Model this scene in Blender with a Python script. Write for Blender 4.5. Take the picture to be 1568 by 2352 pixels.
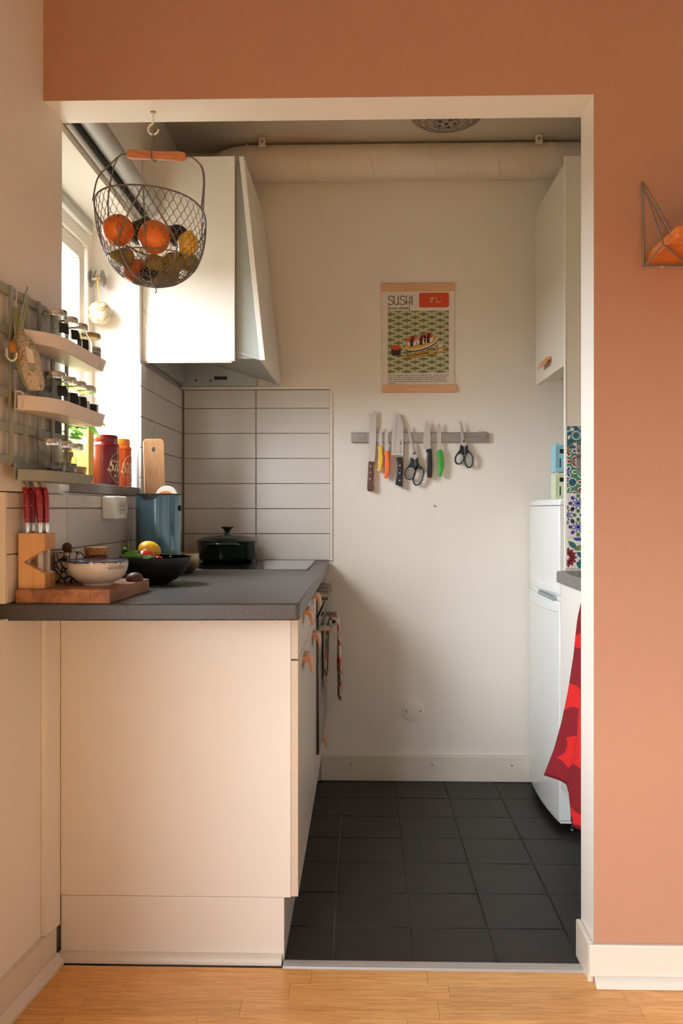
import bpy, bmesh, math, random
from mathutils import Vector, Matrix
for o in list(bpy.data.objects): bpy.data.objects.remove(o)
sc = bpy.context.scene
COL = sc.collection
PI = math.pi
random.seed(7)

# ------------------------------------------------------------------ camera
FPX = 1945.0
cd = bpy.data.cameras.new('camera'); cam = bpy.data.objects.new('camera', cd); COL.objects.link(cam)
cd.sensor_fit = 'VERTICAL'; cd.sensor_height = 36.0; cd.sensor_width = 24.0
cd.lens = FPX * 36.0 / 2352.0
cd.shift_y = -6.0 / 2352.0
cd.clip_start = 0.02
cam.location = (0, 0, 1.10)
cam.rotation_euler = (PI / 2, 0, math.atan(49 / FPX))
sc.camera = cam

# ------------------------------------------------------------------ world (overcast sky, darker ground below the horizon)
w = bpy.data.worlds.new('sky'); sc.world = w; w.use_nodes = True
nt = w.node_tree; nt.nodes.clear()
tc = nt.nodes.new('ShaderNodeTexCoord'); sx = nt.nodes.new('ShaderNodeSeparateXYZ')
cr = nt.nodes.new('ShaderNodeValToRGB'); mr = nt.nodes.new('ShaderNodeMapRange')
bg = nt.nodes.new('ShaderNodeBackground'); wo = nt.nodes.new('ShaderNodeOutputWorld')
nt.links.new(tc.outputs['Generated'], sx.inputs[0]); nt.links.new(sx.outputs['Z'], mr.inputs[0])
mr.inputs[1].default_value = -1; mr.inputs[2].default_value = 1
nt.links.new(mr.outputs[0], cr.inputs[0]); nt.links.new(cr.outputs[0], bg.inputs[0]); nt.links.new(bg.outputs[0], wo.inputs[0])
e = cr.color_ramp.elements
e[0].position = 0.0; e[0].color = (.05, .048, .042, 1)
e[1].position = 1.0; e[1].color = (.88, .965, 1.06, 1)
a = e.new(.485); a.color = (.06, .058, .05, 1)
a = e.new(.52); a.color = (.55, .60, .65, 1)
bg.inputs[1].default_value = 42.0

def portal(name, loc, rot, sx_, sy_):
    l = bpy.data.lights.new(name, 'AREA'); l.shape = 'RECTANGLE'; l.size = sx_; l.size_y = sy_
    l.cycles.is_portal = True
    o = bpy.data.objects.new(name, l); COL.objects.link(o); o.location = loc; o.rotation_euler = rot
portal('window_portal', (-.985, 2.46, 1.61), (0, -PI / 2, 0), .87, .74)
portal('window_portal', (-.985, -0.725, 1.12), (0, -PI / 2, 0), 1.24, 2.55)
sc.view_settings.view_transform = 'Standard'
sc.view_settings.look = 'None'
sc.view_settings.gamma = 1.0
sc.view_settings.use_curve_mapping = False
sc.view_settings.exposure = 0.22
sc.cycles.max_bounces = 12; sc.cycles.diffuse_bounces = 8; sc.cycles.transparent_max_bounces = 16
sc.cycles.caustics_reflective = False; sc.cycles.caustics_refractive = False

# ------------------------------------------------------------------ materials
def srgb(r, g, b):
    f = lambda c: (c / 255 / 12.92) if c / 255 <= .04045 else ((c / 255 + .055) / 1.055) ** 2.4
    return (f(r), f(g), f(b), 1)
class NB:
    def __init__(s, name):
        s.m = bpy.data.materials.new(name); s.m.use_nodes = True; s.t = s.m.node_tree
        s.b = s.t.nodes['Principled BSDF']; s.out = s.t.nodes['Material Output']
    def n(s, k): return s.t.nodes.new(k)
    def l(s, a, b): s.t.links.new(a, b)
    def coord(s, scale=(1, 1, 1), rot=(0, 0, 0)):
        tc = s.n('ShaderNodeTexCoord'); mp = s.n('ShaderNodeMapping')
        mp.inputs['Scale'].default_value = scale; mp.inputs['Rotation'].default_value = rot
        s.l(tc.outputs['Object'], mp.inputs[0]); return mp.outputs[0]
def mat(name, c, rough=.5, metal=0., var=None, vscale=8., bump=0., bscale=60., stretch=(1, 1, 1), spec=None, coat=0., trans=0., ior=1.45, contrast=(.3, .7), detail=4.):
    q = NB(name); b = q.b
    b.inputs['Base Color'].default_value = c; b.inputs['Roughness'].default_value = rough; b.inputs['Metallic'].default_value = metal
    if spec is not None: b.inputs['Specular IOR Level'].default_value = spec
    if coat: b.inputs['Coat Weight'].default_value = coat; b.inputs['Coat Roughness'].default_value = .05
    if trans: b.inputs['Transmission Weight'].default_value = trans; b.inputs['IOR'].default_value = ior
    if var is not None:
        no = q.n('ShaderNodeTexNoise'); no.inputs['Scale'].default_value = vscale; no.inputs['Detail'].default_value = detail
        q.l(q.coord(stretch), no.inputs[0]); r = q.n('ShaderNodeValToRGB')
        r.color_ramp.elements[0].position = contrast[0]; r.color_ramp.elements[1].position = contrast[1]
        r.color_ramp.elements[0].color = c; r.color_ramp.elements[1].color = var
        q.l(no.outputs[0], r.inputs[0]); q.l(r.outputs[0], b.inputs['Base Color'])
    if bump:
        n2 = q.n('ShaderNodeTexNoise'); n2.inputs['Scale'].default_value = bscale; n2.inputs['Detail'].default_value = 3
        q.l(q.coord(stretch), n2.inputs[0]); bp = q.n('ShaderNodeBump'); bp.inputs['Strength'].default_value = bump; bp.inputs['Distance'].default_value = .004
        q.l(n2.outputs[0], bp.inputs['Height']); q.l(bp.outputs[0], b.inputs['Normal'])
    return q.m
def wood(name, c1, c2, stretch=(1.2, 14, 14), rough=.45, wob=5., obj_var=0., coat=0.):
    q = NB(name); b = q.b; b.inputs['Roughness'].default_value = rough
    if coat: b.inputs['Coat Weight'].default_value = coat; b.inputs['Coat Roughness'].default_value = .12
    co = q.coord(stretch)
    oi = q.n('ShaderNodeObjectInfo'); ad = q.n('ShaderNodeVectorMath'); ad.operation = 'MULTIPLY_ADD'
    ad.inputs[1].default_value = (37, 11, 23); q.l(oi.outputs['Random'], ad.inputs[0]); q.l(co, ad.inputs[2])
    no = q.n('ShaderNodeTexNoise'); no.inputs['Scale'].default_value = wob; no.inputs['Detail'].default_value = 6; no.inputs['Distortion'].default_value = 1.2
    q.l(ad.outputs[0], no.inputs[0]); r = q.n('ShaderNodeValToRGB')
    r.color_ramp.elements[0].position = .32; r.color_ramp.elements[1].position = .68
    r.color_ramp.elements[0].color = c1; r.color_ramp.elements[1].color = c2
    q.l(no.outputs[0], r.inputs[0])
    hs = q.n('ShaderNodeHueSaturation'); mr = q.n('ShaderNodeMapRange'); mr.inputs[3].default_value = 1 - obj_var; mr.inputs[4].default_value = 1 + obj_var
    q.l(oi.outputs['Random'], mr.inputs[0]); q.l(mr.outputs[0], hs.inputs['Value']); q.l(r.outputs[0], hs.inputs['Color']); q.l(hs.outputs[0], b.inputs['Base Color'])
    bp = q.n('ShaderNodeBump'); bp.inputs['Strength'].default_value = .08; bp.inputs['Distance'].default_value = .002
    q.l(no.outputs[0], bp.inputs['Height']); q.l(bp.outputs[0], b.inputs['Normal'])
    return q.m
M = {}
M['plaster'] = mat('plaster', (.80, .745, .665, 1), .7, var=(.77, .715, .63, 1), vscale=2.5, bump=.12, bscale=35)
M['plaster_near'] = mat('plaster_near', (.81, .745, .66, 1), .6, bump=.14, bscale=45)
M['dim_plaster'] = mat('grey_beige_plaster', (.42, .40, .37, 1), .8, bump=.1, bscale=50)  # unseen near-room walls and ceiling, darkened to make the light more directional
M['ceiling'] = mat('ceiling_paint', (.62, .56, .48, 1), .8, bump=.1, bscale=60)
M['terracotta'] = mat('terracotta_paint', (.49, .25, .148, 1), .62, var=(.465, .235, .14, 1), vscale=3, bump=.22, bscale=55)
M['gloss_white'] = mat('white_gloss_paint', (.82, .77, .69, 1), .38, bump=.1, bscale=25)
M['baseboard'] = mat('baseboard_paint', (.72, .65, .55, 1), .4, bump=.12, bscale=20)
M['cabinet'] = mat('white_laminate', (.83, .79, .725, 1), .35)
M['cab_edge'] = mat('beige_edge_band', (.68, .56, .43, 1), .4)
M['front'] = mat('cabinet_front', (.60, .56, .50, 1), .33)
M['cream'] = mat('cream_lacquer', (.72, .66, .54, 1), .4)
M['tile'] = mat('wall_tile_glaze', (.68, .63, .57, 1), .18, spec=.5, bump=.02, bscale=9)
M['grout'] = mat('wall_grout', (.30, .275, .245, 1), .9)
M['fgrout'] = mat('floor_grout', (.20, .17, .135, 1), .9, var=(.08, .07, .057, 1), vscale=9)
M['ftile'] = mat('black_floor_tile', (.014, .012, .011, 1), .5, var=(.021, .018, .016, 1), vscale=14, bump=.06, bscale=90)
M['laminate'] = mat('speckled_laminate', (.036, .033, .032, 1), .38, var=(.115, .105, .098, 1), vscale=800, contrast=(.42, .64), detail=2)
M['laminate2'] = mat('grey_laminate', (.13, .12, .11, 1), .35, var=(.18, .17, .155, 1), vscale=300)
M['parquet'] = wood('oak_parquet', srgb(208, 144, 74), srgb(238, 182, 108), (1.6, 22, 22), .3, obj_var=.1, coat=.15)
M['alu'] = mat('aluminium', (.50, .48, .45, 1), .4, .5)
M['steel'] = mat('brushed_steel', (.30, .27, .245, 1), .42, .7, var=(.38, .35, .32, 1), vscale=3, stretch=(1, 1, 60))
M['blade'] = mat('blade_steel', (.56, .53, .50, 1), .38, .6)
M['chrome'] = mat('chrome', (.85, .83, .8, 1), .1, 1.)
M['dark_steel'] = mat('dark_wire', (.17, .155, .145, 1), .5, .4)
M['black'] = mat('black_plastic', (.012, .012, .013, 1), .35)
M['black_matte'] = mat('black_matte', (.015, .015, .016, 1), .8)
M['glassblack'] = mat('black_glass', (.006, .006, .007, 1), .06, coat=.5)
M['grey_rubber'] = mat('grey_rubber', (.30, .35, .36, 1), .5)
M['yellow'] = mat('yellow_plastic', (.85, .52, .05, 1), .4)
M['orange_p'] = mat('orange_plastic', (.95, .16, .02, 1), .4)
M['green_p'] = mat('green_plastic', (.02, .36, .02, 1), .4)
M['red_p'] = mat('red_resin', (.32, .006, .012, 1), .18, coat=.5)
M['walnut'] = wood('dark_wood', (.08, .03, .018, 1), (.16, .065, .035, 1), (10, 10, 2), .5)
M['pine'] = wood('pale_pine', srgb(222, 170, 112), srgb(236, 188, 132), (18, 18, 1.5), .45)
M['pine_end'] = wood('pine_end', srgb(196, 140, 90), srgb(214, 160, 108), (18, 4, 1.5), .5)
M['poster_wood'] = wood('poster_wood', srgb(206, 158, 112), srgb(222, 178, 134), (2, 20, 20), .5)
M['copperwood'] = wood('leather_wood', srgb(194, 136, 100), srgb(212, 160, 124), (10, 2, 10), .45)
M['handlewood'] = wood('handle_wood', srgb(184, 110, 62), srgb(206, 136, 88), (2, 18, 18), .35)
M['blockA'] = wood('chopping_block', srgb(126, 78, 46), srgb(176, 120, 76), (11, 2.2, 11), .5, 3., obj_var=.26)
M['board'] = wood('board_wood', srgb(170, 124, 86), srgb(194, 146, 104), (14, 14, 2), .5)
M['bamboo'] = wood('bamboo_shelf', srgb(196, 104, 40), srgb(218, 128, 56), (2, 18, 18), .35, obj_var=.1)
M['white_pl'] = mat('white_plastic', (.80, .79, .74, 1), .3)
M['fridge'] = mat('fridge_enamel', (.80, .82, .80, 1), .16, coat=.3)
M['pale_metal'] = mat('powder_coated_shelf', (.76, .66, .57, 1), .45)
M['sage'] = mat('sage_paint', (.33, .34, .285, 1), .5)
M['olive'] = mat('dark_olive', (.05, .05, .035, 1), .6)
M['stone'] = mat('stone_sill', (.17, .155, .14, 1), .6, var=(.25, .23, .21, 1), vscale=22, bump=.2, bscale=40)
M['blind'] = mat('blind_metal', (.44, .43, .40, 1), .4, .3)
M['blind_dark'] = mat('blind_shadow_gap', (.03, .03, .03, 1), .7)
M['duct'] = mat('painted_duct', (.72, .63, .52, 1), .5)
M['hoodmetal'] = mat('hood_metal', (.42, .45, .42, 1), .4, .3)
M['red_can'] = mat('red_tin', (.15, .002, .008, 1), .28, .15, coat=.4)
M['org_can'] = mat('orange_tin', (.66, .10, .008, 1), .28, .3, coat=.4)
M['org_lid'] = mat('orange_lid', (.80, .26, .03, 1), .3, .3)
M['script'] = mat('cream_script', (.75, .62, .38, 1), .5)
M['carton'] = mat('yellow_carton', (.80, .52, .05, 1), .5, var=(.85, .62, .12, 1), vscale=10)
M['leaf'] = mat('basil_leaf', (.13, .35, .02, 1), .4, var=(.25, .50, .05, 1), vscale=30)
M['stem'] = mat('green_stem', (.22, .36, .08, 1), .5)
M['terra_pot'] = mat('terracotta_pot', (.45, .18, .08, 1), .8)
M['soil'] = mat('soil', (.03, .02, .012, 1), .9)
M['blue_bin'] = mat('steel_blue_gloss', (.085, .17, .215, 1), .16, .55, coat=.6)
M['enamel'] = mat('green_enamel', (.010, .020, .016, 1), .12, coat=.8)
M['brass'] = mat('hammered_brass', (.45, .33, .20, 1), .32, .85, bump=.6, bscale=70)
M['brass2'] = mat('aged_brass', (.40, .27, .10, 1), .35, .8)
M['cork'] = mat('cork', srgb(196, 146, 96), .85, var=srgb(158, 108, 66), vscale=150, contrast=(.45, .6), bump=.3, bscale=120)
M['redglaze'] = mat('dark_red_glass', (.12, .008, .008, 1), .12, coat=.5)
M['ceramic'] = mat('cream_ceramic', (.74, .66, .58, 1), .12, coat=.5)
M['blue_ink'] = mat('blue_rim_glaze', (.05, .06, .16, 1), .2, coat=.5)
M['ink'] = mat('black_ink', (.02, .02, .022, 1), .5)
M['bowlblack'] = mat('matt_black_bowl', (.012, .011, .012, 1), .5)
M['bowlgreen'] = mat('green_glaze', (.10, .17, .12, 1), .15, coat=.5)
M['lemon'] = mat('lemon_peel', (.86, .50, .02, 1), .38, bump=.35, bscale=160)
M['orange'] = mat('orange_peel', (.80, .15, .006, 1), .38, var=(.74, .19, .01, 1), vscale=12, bump=.3, bscale=170)
M['avocado'] = mat('avocado_skin', (.012, .009, .011, 1), .45, bump=.8, bscale=110)
M['pear'] = mat('pear_skin', (.24, .25, .03, 1), .45, var=(.30, .18, .05, 1), vscale=14)
M['pear2'] = mat('russet_pear_skin', (.36, .20, .05, 1), .5, var=(.20, .17, .03, 1), vscale=18)
M['onion'] = mat('onion_skin', (.42, .17, .08, 1), .4, var=(.55, .28, .16, 1), vscale=8, stretch=(6, 6, 1))
M['tomato'] = mat('tomato_skin', (.55, .02, .015, 1), .12, coat=.7)
M['pepper'] = mat('green_pepper_skin', (.05, .15, .012, 1), .22, coat=.5)
M['salt'] = mat('pink_salt', (.62, .38, .34, 1), .8, var=(.75, .55, .5, 1), vscale=200, bump=1., bscale=300)
M['herb'] = mat('dried_herb', (.12, .10, .05, 1), .9, var=(.30, .22, .14, 1), vscale=180, bump=1., bscale=260)
M['spice'] = mat('orange_spice', (.55, .25, .05, 1), .9, var=(.65, .36, .12, 1), vscale=120)
M['brownspice'] = mat('brown_spice', (.16, .06, .04, 1), .9, var=(.26, .12, .09, 1), vscale=160)
M['whitesalt'] = mat('white_flour', (.75, .73, .68, 1), .9)
M['honeyish'] = mat('pale_candle_wax', (.70, .66, .45, 1), .4)
M['paper'] = mat('paper', (.76, .70, .62, 1), .6)
M['paper_lbl'] = mat('label_paper', (.62, .58, .52, 1), .6)
M['poster'] = mat('poster_paper', (.72, .65, .57, 1), .55)
M['p_green'] = mat('print_green', srgb(112, 120, 52), .6)
M['p_white'] = mat('print_cream', (.72, .64, .54, 1), .6)
M['p_red'] = mat('print_red', srgb(206, 72, 32), .6)
M['p_salmon'] = mat('print_salmon', srgb(208, 128, 78), .6)
M['p_yellow'] = mat('print_yellow', srgb(214, 158, 50), .6)
M['p_dark'] = mat('print_dark', srgb(52, 34, 30), .6)
M['t_teal'] = mat('tile_teal', srgb(52, 112, 110), .2)
M['t_green'] = mat('tile_green', srgb(72, 130, 100), .2)
M['t_olive'] = mat('tile_olive', srgb(136, 142, 66), .2)
M['t_blue'] = mat('tile_blue', srgb(54, 72, 168), .2)
M['t_petrol'] = mat('tile_petrol', srgb(40, 92, 116), .2)
M['t_red'] = mat('tile_red', srgb(138, 52, 52), .2)
M['t_dark'] = mat('tile_dark', srgb(30, 28, 30), .2)
M['t_white'] = mat('tile_white', srgb(222, 216, 206), .2)
M['crate_blue'] = mat('crate_blue', srgb(142, 196, 212), .4)
M['crate_green'] = mat('crate_green', srgb(208, 218, 184), .4)
M['string'] = mat('yellow_string', (.75, .45, .08, 1), .7)
M['bead'] = mat('clear_bead', (.75, .72, .66, 1), .25)
M['socket_in'] = mat('socket_recess', (.62, .62, .55, 1), .4)

def glass(name, tint=(1, 1, 1, 1), rough=0.):
    m = mat(name, tint, rough, trans=1., ior=1.45); return m
M['jarglass'] = glass('jar_glass', (.93, .95, .92, 1))
def pane_mat():
    q = NB('window_glass'); q.t.nodes.remove(q.b)
    tr = q.n('ShaderNodeBsdfTransparent'); gl = q.n('ShaderNodeBsdfGlossy'); gl.inputs['Roughness'].default_value = .02
    mx = q.n('ShaderNodeMixShader'); mx.inputs[0].default_value = .06
    q.l(tr.outputs[0], mx.inputs[1]); q.l(gl.outputs[0], mx.inputs[2]); q.l(mx.outputs[0], q.out.inputs[0])
    return q.m
M['pane'] = pane_mat()
def thin_glass():
    q = NB('thin_jar_glass'); b = q.b
    b.inputs['Roughness'].default_value = .03; b.inputs['Base Color'].default_value = (.9, .92, .88, 1)
    tr = q.n('ShaderNodeBsdfTransparent'); tr.inputs[0].default_value = (.93, .94, .91, 1); gl = q.n('ShaderNodeBsdfGlossy'); gl.inputs['Roughness'].default_value = .05
    lw = q.n('ShaderNodeLayerWeight'); lw.inputs[0].default_value = .5; mx = q.n('ShaderNodeMixShader')
    pw = q.n('ShaderNodeMath'); pw.operation = 'POWER'; pw.inputs[1].default_value = 3; q.l(lw.outputs['Facing'], pw.inputs[0])
    ma = q.n('ShaderNodeMath'); ma.operation = 'MULTIPLY_ADD'; ma.inputs[1].default_value = .85; ma.inputs[2].default_value = .07; q.l(pw.outputs[0], ma.inputs[0]); q.l(ma.outputs[0], mx.inputs[0]); q.l(tr.outputs[0], mx.inputs[1]); q.l(gl.outputs[0], mx.inputs[2]); q.l(mx.outputs[0], q.out.inputs[0])
    return q.m
M['thinglass'] = thin_glass()
def redcloth():
    q = NB('red_print_cloth'); b = q.b; b.inputs['Roughness'].default_value = .85
    v = q.n('ShaderNodeTexVoronoi'); v.inputs['Scale'].default_value = 1.; q.l(q.coord((9, 9, 11), (0, .5, 0)), v.inputs[0])
    r = q.n('ShaderNodeValToRGB'); r.color_ramp.interpolation = 'CONSTANT'
    r.color_ramp.elements[0].color = (.20, .003, .008, 1); r.color_ramp.elements[1].position = .60; r.color_ramp.elements[1].color = (.56, .010, .009, 1)
    q.l(v.outputs['Distance'], r.inputs[0]); q.l(r.outputs[0], b.inputs['Base Color']); return q.m
M['redcloth'] = redcloth()
def floral():
    q = NB('floral_towel'); b = q.b; b.inputs['Roughness'].default_value = .9
    v = q.n('ShaderNodeTexVoronoi'); v.inputs['Scale'].default_value = 55.; q.l(q.coord(), v.inputs[0])
    r = q.n('ShaderNodeValToRGB'); r.color_ramp.interpolation = 'CONSTANT'; sx = q.n('ShaderNodeSeparateColor')
    q.l(v.outputs['Color'], sx.inputs[0]); q.l(sx.outputs[0], r.inputs[0])
    el = r.color_ramp.elements; el[0].color = (.60, .50, .40, 1); el[1].position = .42; el[1].color = (.35, .04, .04, 1)
    for p, c in ((.62, (.05, .22, .08, 1)), (.72, (.55, .12, .12, 1)), (.86, (.60, .5, .4, 1))):
        k = el.new(p); k.color = c
    q.l(r.outputs[0], b.inputs['Base Color']); return q.m
M['floral'] = floral()
def vine():
    q = NB('vine_print_cloth'); b = q.b; b.inputs['Roughness'].default_value = .9
    no = q.n('ShaderNodeTexNoise'); no.inputs['Scale'].default_value = 45; no.inputs['Distortion'].default_value = 2.5; no.inputs['Detail'].default_value = 1
    q.l(q.coord(), no.inputs[0]); r = q.n('ShaderNodeValToRGB'); r.color_ramp.interpolation = 'CONSTANT'
    el = r.color_ramp.elements; el[0].color = (.58, .48, .38, 1); el[1].position = .47; el[1].color = (.20, .22, .10, 1)
    k = el.new(.53); k.color = (.58, .48, .38, 1); q.l(no.outputs[0], r.inputs[0]); q.l(r.outputs[0], b.inputs['Base Color']); return q.m
M['vine'] = vine()
M['sagecloth'] = mat('sage_cloth', (.28, .30, .15, 1), .9, bump=.3, bscale=200)
def leafprint():
    q = NB('black_leaf_print'); b = q.b; b.inputs['Roughness'].default_value = .25
    v = q.n('ShaderNodeTexVoronoi'); v.feature = 'DISTANCE_TO_EDGE'; v.inputs['Scale'].default_value = 62
    q.l(q.coord((1, 1, .8)), v.inputs[0]); wv = q.n('ShaderNodeTexNoise'); wv.inputs['Scale'].default_value = 120; wv.inputs['Distortion'].default_value = 2; q.l(q.coord(), wv.inputs[0])
    mt = q.n('ShaderNodeMath'); mt.operation = 'MULTIPLY'; q.l(v.outputs['Distance'], mt.inputs[0]); q.l(wv.outputs[0], mt.inputs[1])
    r = q.n('ShaderNodeValToRGB'); r.color_ramp.interpolation = 'CONSTANT'; el = r.color_ramp.elements
    el[0].color = (.015, .015, .018, 1); el[1].position = .036; el[1].color = (.62, .55, .45, 1)
    q.l(mt.outputs[0], r.inputs[0]); q.l(r.outputs[0], b.inputs['Base Color']); return q.m
M['leafprint'] = leafprint()
def ballprint():
    q = NB('painted_ball'); b = q.b; b.inputs['Roughness'].default_value = .35
    no = q.n('ShaderNodeTexNoise'); no.inputs['Scale'].default_value = 32; no.inputs['Detail'].default_value = 3; no.inputs['Distortion'].default_value = 1.5; q.l(q.coord(), no.inputs[0])
    r = q.n('ShaderNodeValToRGB'); el = r.color_ramp.elements; el[0].position = .3; el[0].color = (.58, .50, .38, 1); el[1].position = .50; el[1].color = (.55, .47, .34, 1)
    for p, c in ((.515, (.42, .22, .04, 1)), (.57, (.48, .28, .07, 1)), (.60, (.06, .04, .02, 1)), (.63, (.55, .45, .3, 1))):
        k = el.new(p); k.color = c
    q.l(no.outputs[0], r.inputs[0]); q.l(r.outputs[0], b.inputs['Base Color']); return q.m
M['ballprint'] = ballprint()
def lampmat():
    q = NB('engraved_shade'); b = q.b; b.inputs['Roughness'].default_value = .45; b.inputs['Metallic'].default_value = .3
    v = q.n('ShaderNodeTexVoronoi'); v.feature = 'DISTANCE_TO_EDGE'; v.inputs['Scale'].default_value = 130; q.l(q.coord((1, 1, .2)), v.inputs[0])
    r = q.n('ShaderNodeValToRGB'); el = r.color_ramp.elements; el[0].position = .02; el[0].color = (.08, .06, .045, 1); el[1].position = .16; el[1].color = (.55, .46, .38, 1)
    q.l(v.outputs['Distance'], r.inputs[0]); q.l(r.outputs[0], b.inputs['Base Color'])
    return q.m
M['lampshade'] = lampmat()

# ------------------------------------------------------------------ builder
WP = {}
class MB:
    def __init__(s): s.v = []; s.f = []; s.mi = []; s.cur = 0
    def add(s, vs, fs):
        o = len(s.v); s.v += [Vector(p) for p in vs]
        for f in fs: s.f.append([o + i for i in f]); s.mi.append(s.cur)
        return s
    def use(s, i): s.cur = i; return s
    def box(s, x0, x1, y0, y1, z0, z1):
        return s.add([(x0, y0, z0), (x1, y0, z0), (x1, y1, z0), (x0, y1, z0), (x0, y0, z1), (x1, y0, z1), (x1, y1, z1), (x0, y1, z1)],
            [(3, 2, 1, 0), (4, 5, 6, 7), (0, 1, 5, 4), (1, 2, 6, 5), (2, 3, 7, 6), (3, 0, 4, 7)])
    def prism(s, poly, axis, a, b, top_poly=None):
        """poly: 2-D loop; axis z: (x,y), axis y: (x,z), axis x: (y,z)"""
        def P(p, t): return {'z': (p[0], p[1], t), 'y': (p[0], t, p[1]), 'x': (t, p[0], p[1])}[axis]
        q = top_poly or poly; n = len(poly)
        vs = [P(p, a) for p in poly] + [P(p, b) for p in q]
        fs = [tuple(range(n)), tuple(range(2 * n - 1, n - 1, -1))] + [(i, i + n, (i + 1) % n + n, (i + 1) % n) for i in range(n)]
        return s.add(vs, fs)
    def lathe(s, prof, c, n=32, axis='z', squash=1.):
        vs = []; fs = []
        for r, z in prof:
            for k in range(n):
                t = 2 * PI * k / n; p = (r * math.cos(t), r * math.sin(t) * squash, z)
                if axis == 'x': p = (p[2], p[0], p[1])
                if axis == 'y': p = (p[0], p[2], p[1])
                vs.append((p[0] + c[0], p[1] + c[1], p[2] + c[2]))
        m = len(prof)
        for i in range(m - 1):
            for k in range(n): fs.append((i * n + k, i * n + (k + 1) % n, (i + 1) * n + (k + 1) % n, (i + 1) * n + k))
        if prof[0][0] > 1e-5: fs.append(tuple(range(n - 1, -1, -1)))
        if prof[-1][0] > 1e-5: fs.append(tuple((m - 1) * n + k for k in range(n)))
        return s.add(vs, fs)
    def open_lathe(s, prof, c, n=32, t0=0., t1=2 * PI, th=.0008):
        vs = []; m = len(prof)
        for r, z in prof:
            for k in range(n + 1):
                t = t0 + (t1 - t0) * k / n; vs.append((c[0] + r * math.cos(t), c[1] + r * math.sin(t), c[2] + z))
        for r, z in prof:
            for k in range(n + 1):
                t = t0 + (t1 - t0) * k / n; vs.append((c[0] + (r + th) * math.cos(t), c[1] + (r + th) * math.sin(t), c[2] + z))
        fs = []; q = m * (n + 1)
        for i in range(m - 1):
            for k in range(n):
                a = i * (n + 1) + k; b = a + n + 1
                fs += [(a, b, b + 1, a + 1), (q + a, q + a + 1, q + b + 1, q + b)]
        return s.add(vs, fs)
    def tube(s, pts, r, n=8, closed=False, taper=None):
        pts = [Vector(p) for p in pts]; N = len(pts); vs = []; fs = []
        up = None
        for i, p in enumerate(pts):
            if closed: d = pts[(i + 1) % N] - pts[i - 1]
            else: d = pts[min(i + 1, N - 1)] - pts[max(i - 1, 0)]
            if d.length < 1e-9: d = Vector((0, 0, 1))
            d.normalize()
            if up is None or abs(up.dot(d)) > .98: up = Vector((0, 0, 1)) if abs(d.z) < .9 else Vector((1, 0, 0))
            a = d.cross(up).normalized(); b = a.cross(d).normalized(); up = b
            rr = r if taper is None else r * (taper[0] + (taper[1] - taper[0]) * i / max(N - 1, 1))
            for k in range(n):
                t = 2 * PI * k / n; vs.append(p + a * rr * math.cos(t) + b * rr * math.sin(t))
        for i in range(N if closed else N - 1):
            j = (i + 1) % N
            for k in range(n): fs.append((i * n + k, i * n + (k + 1) % n, j * n + (k + 1) % n, j * n + k))
        if not closed: fs += [tuple(range(n - 1, -1, -1)), tuple((N - 1) * n + k for k in range(n))]
        return s.add(vs, fs)
    def ball(s, c, r, n=20, sq=(1, 1, 1), lump=0., seed=0):
        rnd = random.Random(seed); vs = []; fs = []; m = n // 2
        ph = [rnd.uniform(0, 6) for _ in range(4)]
        for i in range(m + 1):
            f = PI * i / m
            for k in range(n):
                t = 2 * PI * k / n; q = 1 + lump * (math.sin(2 * t + ph[0]) * math.sin(f) + math.sin(3 * f + ph[1]) * .6)
                vs.append((c[0] + r * q * sq[0] * math.sin(f) * math.cos(t), c[1] + r * q * sq[1] * math.sin(f) * math.sin(t), c[2] + r * q * sq[2] * math.cos(f)))
        for i in range(m):
            for k in range(n): fs.append((i * n + k, (i + 1) * n + k, (i + 1) * n + (k + 1) % n, i * n + (k + 1) % n))
        return s.add(vs, fs)
    def ring(s, outer, inner, axis, a, b):
        n = len(outer)
        def P(p, t): return {'z': (p[0], p[1], t), 'y': (p[0], t, p[1]), 'x': (t, p[0], p[1])}[axis]
        vs = [P(p, a) for p in outer] + [P(p, a) for p in inner] + [P(p, b) for p in outer] + [P(p, b) for p in inner]
        fs = []
        for i in range(n):
            j = (i + 1) % n
            fs += [(i, j, n + j, n + i), (2 * n + i, 3 * n + i, 3 * n + j, 2 * n + j), (i, 2 * n + i, 2 * n + j, j), (n + i, n + j, 3 * n + j, 3 * n + i)]
        return s.add(vs, fs)
    def xf(s, m, start=0):
        for i in range(start, len(s.v)): s.v[i] = m @ s.v[i]
        return s
    def build(s, name, mats, parent=None, smooth=True, bev=0., label=None, kind=None, origin=None, seg=2):
        if isinstance(mats, str): mats = [mats]
        me = bpy.data.meshes.new(name)
        if parent is not None: org = WP[parent.name]
        elif origin is not None: org = Vector(origin)
        else:
            xs = [p.x for p in s.v]; ys = [p.y for p in s.v]; zs = [p.z for p in s.v]
            org = Vector(((min(xs) + max(xs)) / 2, (min(ys) + max(ys)) / 2, min(zs)))
        me.from_pydata([tuple(p - org) for p in s.v], [], s.f)
        for m in mats: me.materials.append(M[m])
        for p, i in zip(me.polygons, s.mi): p.material_index = i; p.use_smooth = smooth
        bm = bmesh.new(); bm.from_mesh(me); bmesh.ops.recalc_face_normals(bm, faces=bm.faces); bm.to_mesh(me); bm.free()
        if smooth: me.set_sharp_from_angle(angle=math.radians(38))
        o = bpy.data.objects.new(name, me); COL.objects.link(o)
        if parent is not None: o.parent = parent
        else: o.location = org
        WP[o.name] = Vector(org)
        if bev:
            b = o.modifiers.new('bevel', 'BEVEL'); b.width = bev; b.segments = seg; b.limit_method = 'ANGLE'; b.angle_limit = .7
            b.harden_normals = False
        if label: o['label'] = label
        if kind: o['kind'] = kind
        return o
def tag(o, label, cat, group=None):
    o['label'] = label; o['category'] = cat
    if group: o['group'] = group
    return o
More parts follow.
